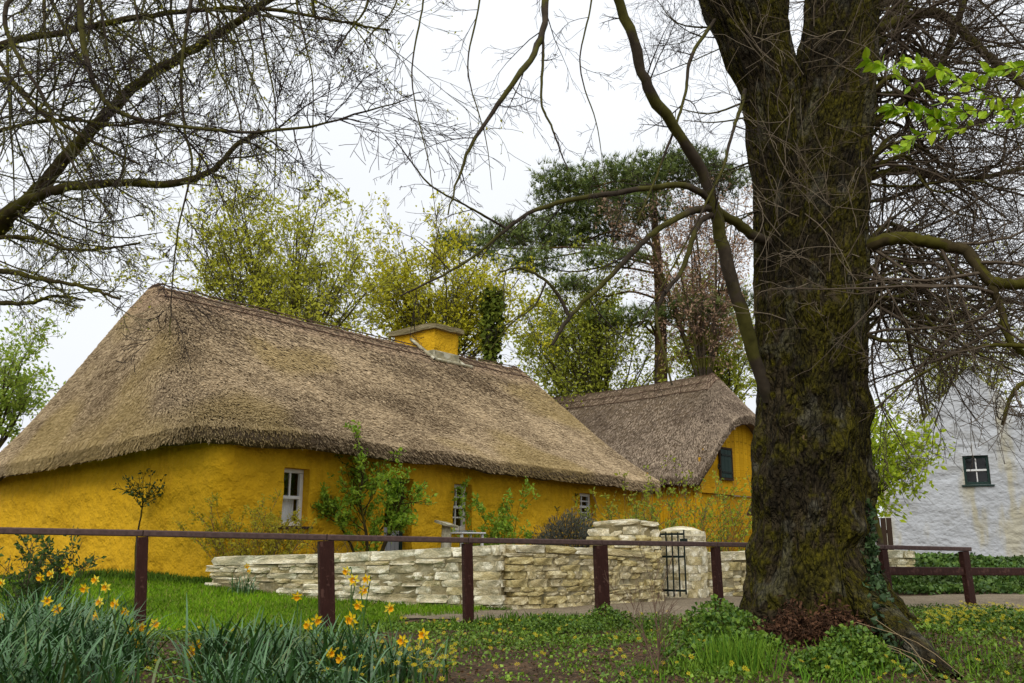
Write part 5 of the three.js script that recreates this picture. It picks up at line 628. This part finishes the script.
  // last year's beech leaves
  while (lit.length < 6500) { const x = -5 + R() * 13, z = -12.5 + R() * 8; if (!fore(x, z) || R() > 0.35 + Math.exp(-((x - 2.6) ** 2 + (z + 7) ** 2) / 3)) continue; lit.push({ p: V(x, groundY(x, z) + 0.008 + 0.01 * R(), z), q: rollQuat(rndDir(R).setY(0.25), R() * 6), s: 0.022 + 0.022 * R(), c: mix([0.06, 0.035, 0.018], [0.17, 0.10, 0.05], R()) }); }
  for (let k = 0; k < 7500; k++) { const px = 735 + R() * 135, d = 7.0 + 0.35 * R() - (px > 780 && px < 860 ? 0.1 : 0), p = at(px, 600, d), heap = 0.34 * R() * R() * Math.exp(-(((px - 812) / 55) ** 2)) * (0.6 + 0.6 * noise3(px * 0.11, 4, d * 9)) + 0.05 * R(); p.y = groundY(p.x, p.z) + heap + 0.12 * (d - 7.0); lit.push({ p, q: rollQuat(rndDir(R), R() * 6), s: 0.02 + 0.028 * R(), c: mix([0.035, 0.018, 0.010], [0.19, 0.09, 0.045], R() * R()) }); }
  for (let k = 0; k < 500; k++) { const p = at(672 + R() * 40 + R() * 20, 620, 7.7 + 0.4 * R()); p.y = groundY(p.x, p.z) + 0.16 * R(); lit.push({ p, q: rollQuat(rndDir(R), R() * 6), s: 0.02 + 0.028 * R(), c: mix([0.06, 0.03, 0.018], [0.2, 0.10, 0.055], R()) }); }
  scatter(scene, 'leaf_litter', G.leaf, M.leafMatte, lit, 'dead brown beech leaves heaped at the foot of the big tree', 'leaf litter');
  // leafy herb clumps at the foot of the tree
  const herbs = []; for (const [px, d, w, h, n] of [[722, 7.4, 0.36, 0.28, 2000], [752, 6.9, 0.22, 0.14, 700], [855, 6.45, 0.26, 0.2, 1500], [825, 6.3, 0.26, 0.14, 900], [690, 6.9, 0.26, 0.1, 500], [985, 9.4, 0.7, 0.16, 2200], [1035, 8.8, 0.6, 0.16, 1500], [610, 10.4, 0.3, 0.2, 800], [545, 9.8, 0.35, 0.14, 800], [580, 9.9, 0.3, 0.1, 500], [660, 9.8, 0.35, 0.14, 700]]) { const b = at(px, 640, d); for (let k = 0; k < n; k++) { const v = rndDir(R), q = Math.cbrt(R()), x = b.x + v.x * w * q, z = b.z + v.z * w * q; herbs.push({ p: V(x, groundY(x, z) + 0.02 + Math.abs(v.y) * h * q * (1 + 0.3 * noise3(x * 5, 2, z * 5)), z), q: rollQuat(rndDir(R).add(V(0, 0.5, 0.3)), R() * 6), s: 0.018 + 0.026 * R(), c: mix([0.04, 0.10, 0.01], [0.15, 0.24, 0.02], R()) }); } }
  scatter(scene, 'leafy_herbs', G.round, M.leafGloss, herbs, 'clumps of fresh green herbs round the foot of the big tree', 'herbs');
}
{ // ivy bed under the white gable, and the ivy climbing the big tree
  const R = rng(304), l = []; for (let k = 0; k < 11000; k++) { const px = 872 + R() * 175, d = 17.5 + R() * 7, p = at(px, 575, d); const h = 0.30 * sstep(17.5, 22, d) * (0.7 + 0.5 * noise3(p.x * 1.2, 1, p.z * 1.2)) + 0.1; p.y = groundY(p.x, p.z) + h * (0.4 + 0.6 * R()); l.push({ p, q: rollQuat(rndDir(R).add(V(0, 0.5, 0.6)), R() * 6), s: 0.07 + 0.06 * R(), c: mul(mix([0.035, 0.085, 0.015], [0.12, 0.2, 0.03], R()), 0.85 + 0.5 * noise3(p.x * 1.5, 3, p.z * 1.5)) }); }
  scatter(scene, 'ivy_bed', G.ivy, M.leafGloss, l, 'green ivy bed below the whitewashed gable beyond the path', 'ivy');
  const iv = thing('climbing_ivy', 'dark green ivy climbing the right edge of the big trunk and its root', 'ivy', bigTree.position.toArray()), o = bigTree.position, b = new Builder(), lv = [], path = [[868, 500, 7.62], [870, 545, 7.55], [872, 575, 7.42], [880, 605, 7.15], [893, 635, 6.85], [912, 665, 6.5], [928, 690, 6.2]].map((a) => at(...a));
  const c = spline(path, 60); b.tube(c.map((p) => p.clone().sub(o)), 0.008, 4, false); for (let k = 0; k < 720; k++) { const f = Math.pow(R(), 0.75) * 60, i = Math.min(59, Math.floor(f)), w = lerp(0.05, 0.17, i / 60); const p = c[i].clone().add(V((R() - 0.55) * w * 1.5, (R() - 0.5) * w, (R() - 0.2) * w)); lv.push({ p: p.sub(o), q: rollQuat(V(R() - 0.5, -0.3 + R() * 0.8, R() - 0.1), R() * 6), s: 0.035 + 0.035 * R(), c: mix([0.018, 0.04, 0.016], [0.07, 0.12, 0.04], R()) }); } part(iv, 'ivy_stem', b.geo(), M.twig); scatter(iv, 'ivy_leaves', G.ivy, M.leafGloss, lv);
}
{ // bare saplings in the foreground, dry stalks by the root
  const R = rng(305), p = at(657, 680, 6.1), y = groundY(p.x, p.z), t = thing('bare_sapling', 'leafless brown sapling with thin upright twigs in the foreground soil', 'sapling', [p.x, y, p.z]), b = new Builder(); for (let k = 0; k < 5; k++) grow(b, V((R() - 0.5) * 0.06, -0.03, (R() - 0.5) * 0.06), V((R() - 0.5) * 0.55, 1, (R() - 0.5) * 0.4), 0.42 + 0.34 * R(), 0.0055, 0, { max: 2, n: [6, 3], ls: 0.5, ang: 0.55, wig: 0.1, up: 0.06, rmin: 0.0014 }, R); part(t, 'twigs', b.geo(), M.twigWarm);
  const q = at(905, 660, 6.3), s = thing('dry_stalks', 'pale dry stalks leaning on the tree root at the lower right', 'dead stems', [q.x, groundY(q.x, q.z), q.z]), d = new Builder(); for (let k = 0; k < 5; k++) { const a = V(-0.3 + 0.3 * R(), 0.12 + 0.24 * R(), -0.3 + 0.1 * R()), e = V(-0.05 + 0.35 * R(), -0.01, 0.05 + 0.35 * R()); d.tube(spline([a, a.clone().lerp(e, 0.5).add(V(0.05, 0.05 * R(), 0)), e], 6), 0.0022, 4); } part(s, 'stalks', d.geo(), std({ color: lin(0.30, 0.22, 0.12) }));
}

// ---------------------------------------------------------------- daffodils
const flowerGeo = (() => { const b = new Builder(); for (let k = 0; k < 6; k++) { const a = k / 6 * 6.283 + (k % 2) * 0.05, q = (r, da, z) => V(Math.cos(a + da) * r, Math.sin(a + da) * r, z); const tip = q(1, 0, 0.1 + (k % 2) * 0.1), m = q(0.55, 0, 0.04), l = q(0.58, 0.42, 0.1), r = q(0.58, -0.42, 0.1), c = q(0.1, 0, 0); b.tri(c, r, m); b.tri(m, r, tip); b.tri(c, m, l); b.tri(l, m, tip); } return b.geo(); })();
const trumpetGeo = (() => { const b = new Builder(), n = 12, ring = (r, z, w) => Array.from({ length: n }, (_, k) => { const a = k / n * 6.283, q = r * (1 + w * (k % 2 ? 1 : -1)); return V(Math.cos(a) * q, Math.sin(a) * q, z); }), rs = [ring(0.16, 0, 0), ring(0.24, 0.2, 0), ring(0.3, 0.5, 0.03), ring(0.44, 0.66, 0.12)]; for (let j = 0; j < 3; j++) for (let k = 0; k < n; k++) b.quad(rs[j][k], rs[j][(k + 1) % n], rs[j + 1][(k + 1) % n], rs[j + 1][k]); return b.geo(); })();
function daffodils(label, spots, flowers, o) {
  const R = rng(o.seed), c = at(o.px, 650, o.d), org = V(c.x, groundY(c.x, c.z), c.z), t = thing('daffodil_clump', label, 'daffodils', org.toArray(), 0, 'clumps of daffodils in the foreground');
  const mats = [[0.030, 0.090, 0.020], [0.052, 0.135, 0.034], [0.095, 0.19, 0.075], [0.040, 0.115, 0.014], [0.10, 0.14, 0.025]];
  const bl = mats.map(() => new Builder());
  for (const [px, d, n, w, len] of spots) { const b0 = at(px, 650, d); for (let k = 0; k < n; k++) { const a = R() * 6.283, out = 0.25 + 1.0 * R(), L = len * (0.6 + 0.5 * R()), x = b0.x + (R() + R() - 1) * w, z = b0.z + (R() + R() - 1) * w * 0.8, dir = V(Math.cos(a), 0, Math.sin(a)), side = V(-dir.z, 0, dir.x), hw = 0.0045 + 0.0035 * R(), droop = 0.4 + 2.6 * R() * R(); let prev = null, p = V(x, groundY(x, z) - 0.02, z), el = 1.5 - out * 0.35; const m = bl[Math.floor(R() * 4.35)], tw = (R() - 0.5) * 0.9;
    for (let s = 0; s <= 6; s++) { const f = s / 6, wd = hw * (f < 0.75 ? 1 : (1 - f) / 0.25 * 0.9 + 0.1), sd = side.clone().applyAxisAngle(dir, tw * f).multiplyScalar(wd), cur = [p.clone().sub(sd).sub(org), p.clone().add(sd).sub(org)]; if (prev) m.quad(prev[0], prev[1], cur[1], cur[0]); prev = cur; p = p.clone().addScaledVector(dir, Math.cos(el) * L / 6).add(V(0, Math.sin(el) * L / 6, 0)); el -= droop * (0.25 + f) / 3.2; } } }
  bl.forEach((b, i) => { part(t, 'leaves', b.geo(), new THREE.MeshStandardMaterial({ color: lin(...mats[i]), roughness: 0.42, side: THREE.DoubleSide })).userData.kind = 'stuff'; });
  for (const [px, py, d, sz = 1] of flowers) { const p = at(px, py, d), st = new Builder(), base = V(p.x + (R() - 0.5) * 0.15, 0, p.z - 0.05 + (R() - 0.5) * 0.2); base.y = groundY(base.x, base.z) - 0.02; const fac = V((R() - 0.5) * 1.5, -0.15 + (R() - 0.5) * 0.5, 0.55 + R() * 0.5).normalize();
    st.tube(spline([base, base.clone().lerp(p, 0.6).add(V(0.02 * (R() - 0.5), 0.05, 0)), p.clone().addScaledVector(fac, -0.045).add(V(0, 0.015, 0)), p.clone().addScaledVector(fac, -0.008)], 10).map((q) => q.sub(org)), 0.0038, 5); part(t, 'stem', st.geo(), M.stemGreen);
    const s = (0.040 + 0.009 * R()) * sz, f = part(t, 'flower', flowerGeo, R() < 0.6 ? M.petal : M.petalPale); f.position.copy(p.sub(org)); f.quaternion.setFromUnitVectors(V(0, 0, 1), fac); f.rotateZ(R() * 6); f.scale.setScalar(s); part(f, 'trumpet', trumpetGeo, M.trumpet); }
}
daffodils('big daffodil clump with blue-green leaves in the lower left corner', [[0, 4.9, 110, 0.3, 0.5], [50, 4.95, 110, 0.3, 0.46], [100, 5.2, 90, 0.28, 0.42], [5, 5.6, 130, 0.35, 0.56], [45, 5.7, 140, 0.32, 0.52], [85, 5.9, 130, 0.3, 0.5], [118, 6.2, 110, 0.28, 0.46], [30, 6.5, 130, 0.4, 0.55], [80, 6.7, 110, 0.35, 0.5]], [[85, 588, 6.6], [96, 580, 6.8], [106, 587, 6.8], [100, 602, 6.5], [116, 604, 6.6], [47, 601, 6.3], [57, 609, 6.2], [2, 618, 5.8], [97, 616, 6.3], [126, 611, 6.5], [140, 627, 6.3], [131, 630, 6.2], [137, 643, 6.2, 1.1], [154, 624, 6.6]], { seed: 71, px: 60, d: 6.1 });
daffodils('daffodils with dark leaves behind the big clump at the left edge', [[15, 7.8, 100, 0.45, 0.5], [50, 7.9, 110, 0.4, 0.48]], [[41, 577, 7.6], [52, 574, 7.7, 1.2], [66, 569, 7.9, 1.1], [73, 572, 8], [2, 583, 7.6]], { seed: 72, px: 35, d: 7.8 });
daffodils('upright daffodil clump with few flowers between the first two posts', [[225, 5.2, 60, 0.2, 0.44], [260, 5.1, 80, 0.22, 0.46], [300, 5.3, 60, 0.2, 0.4], [215, 6.0, 90, 0.2, 0.5], [250, 5.9, 130, 0.24, 0.5], [280, 6.1, 80, 0.2, 0.45]], [[196, 645, 6.0, 1.1], [190, 652, 6.0], [297, 596, 6.8]], { seed: 73, px: 245, d: 6.0 });
daffodils('daffodil clump in flower at the foot of the second railing post', [[340, 5.3, 70, 0.24, 0.4], [320, 6.2, 110, 0.25, 0.46], [350, 6.1, 130, 0.28, 0.46], [385, 6.2, 90, 0.26, 0.4], [415, 6.3, 50, 0.22, 0.34]], [[309, 625, 6.1], [352, 619, 6.0, 1.25], [359, 605, 6.1, 1.1], [347, 571, 6.6], [354, 580, 6.6], [367, 579, 6.7], [363, 590, 6.6], [389, 608, 6.5], [424, 635, 6.1, 1.1], [403, 641, 6.1], [330, 653, 5.9], [342, 659, 5.9], [316, 620, 6.2]], { seed: 74, px: 360, d: 6.2 });
daffodils('small daffodil tuft against the whitewashed wall', [[240, 14.2, 60, 0.22, 0.4]], [[247, 566, 14.1, 1.2], [250, 571, 14.1, 1.1]], { seed: 75, px: 240, d: 14.2 });

// ---------------------------------------------------------------- the leafing spray at the upper right, each leaf a piece of its own
{ const a = at(1060, 95, 5.6), t = thing('leafing_branch', 'spray of fresh lime-green leaves hanging across the upper right', 'branch', a.toArray()), R = rng(81), b = new Builder();
  const broad = [0, 1, 2].map((k) => { const g = new Builder(), n = 6; for (let s = 0; s < n; s++) { const f = s / n, f2 = (s + 1) / n, w = (x) => 0.30 * Math.sin(Math.PI * Math.pow(x, 0.8)) + 0.001, cz = (x) => -0.18 * x * x * (1 + 0.5 * k), e = 0.07; for (const sg of [-1, 1]) { g.quad(V(0, f, cz(f)), V(0, f2, cz(f2)), V(sg * w(f2), f2 - 0.03, cz(f2) + e), V(sg * w(f), f - 0.03, cz(f) + e)); } } return g.geo(); });
  for (const pl of [[[1060, 95, 5.6], [1000, 98, 5.5], [960, 100, 5.4], [920, 90, 5.3], [885, 68, 5.2], [868, 60, 5.2]], [[1000, 98, 5.5], [960, 80, 5.45], [935, 68, 5.4], [900, 62, 5.4]], [[1060, 130, 5.6], [1010, 122, 5.5], [960, 128, 5.4], [920, 135, 5.3], [895, 150, 5.3]], [[960, 128, 5.4], [920, 112, 5.3], [890, 108, 5.3]], [[1060, 60, 5.5], [1030, 65, 5.4], [975, 75, 5.4]], [[1010, 122, 5.5], [1020, 112, 5.4], [990, 110, 5.3], [950, 112, 5.3]]]) {
    const pts = spline(A(pl), 26); b.tube(pts.map((p) => p.clone().sub(a)), pts.map((_, k) => lerp(0.006, 0.0018, k / 26)), 5);
    for (let k = 3; k <= 26; k++) for (const sd of [-1, 1]) { if (R() < 0.12) continue; const d = pts[Math.min(26, k + 1)].clone().sub(pts[k - 1]).normalize(), m = part(t, 'leaf', broad[Math.floor(R() * 3)], M.limeLeaf[Math.floor(R() * 3)]), lf = d.clone().multiplyScalar(0.5).add(V((R() - 0.5) * 0.8, sd * 0.35 - 0.35 * R(), (R() - 0.5) * 1.4)).normalize(), s = 0.05 + 0.05 * R(); m.position.copy(pts[k]).sub(a).addScaledVector(lf, 0.008); m.quaternion.copy(rollQuat(lf, R() * 6)); m.scale.set(s, s, s); } }
  part(t, 'stalks', b.geo(), M.twigPale);
}
renderer.render(scene, camera);
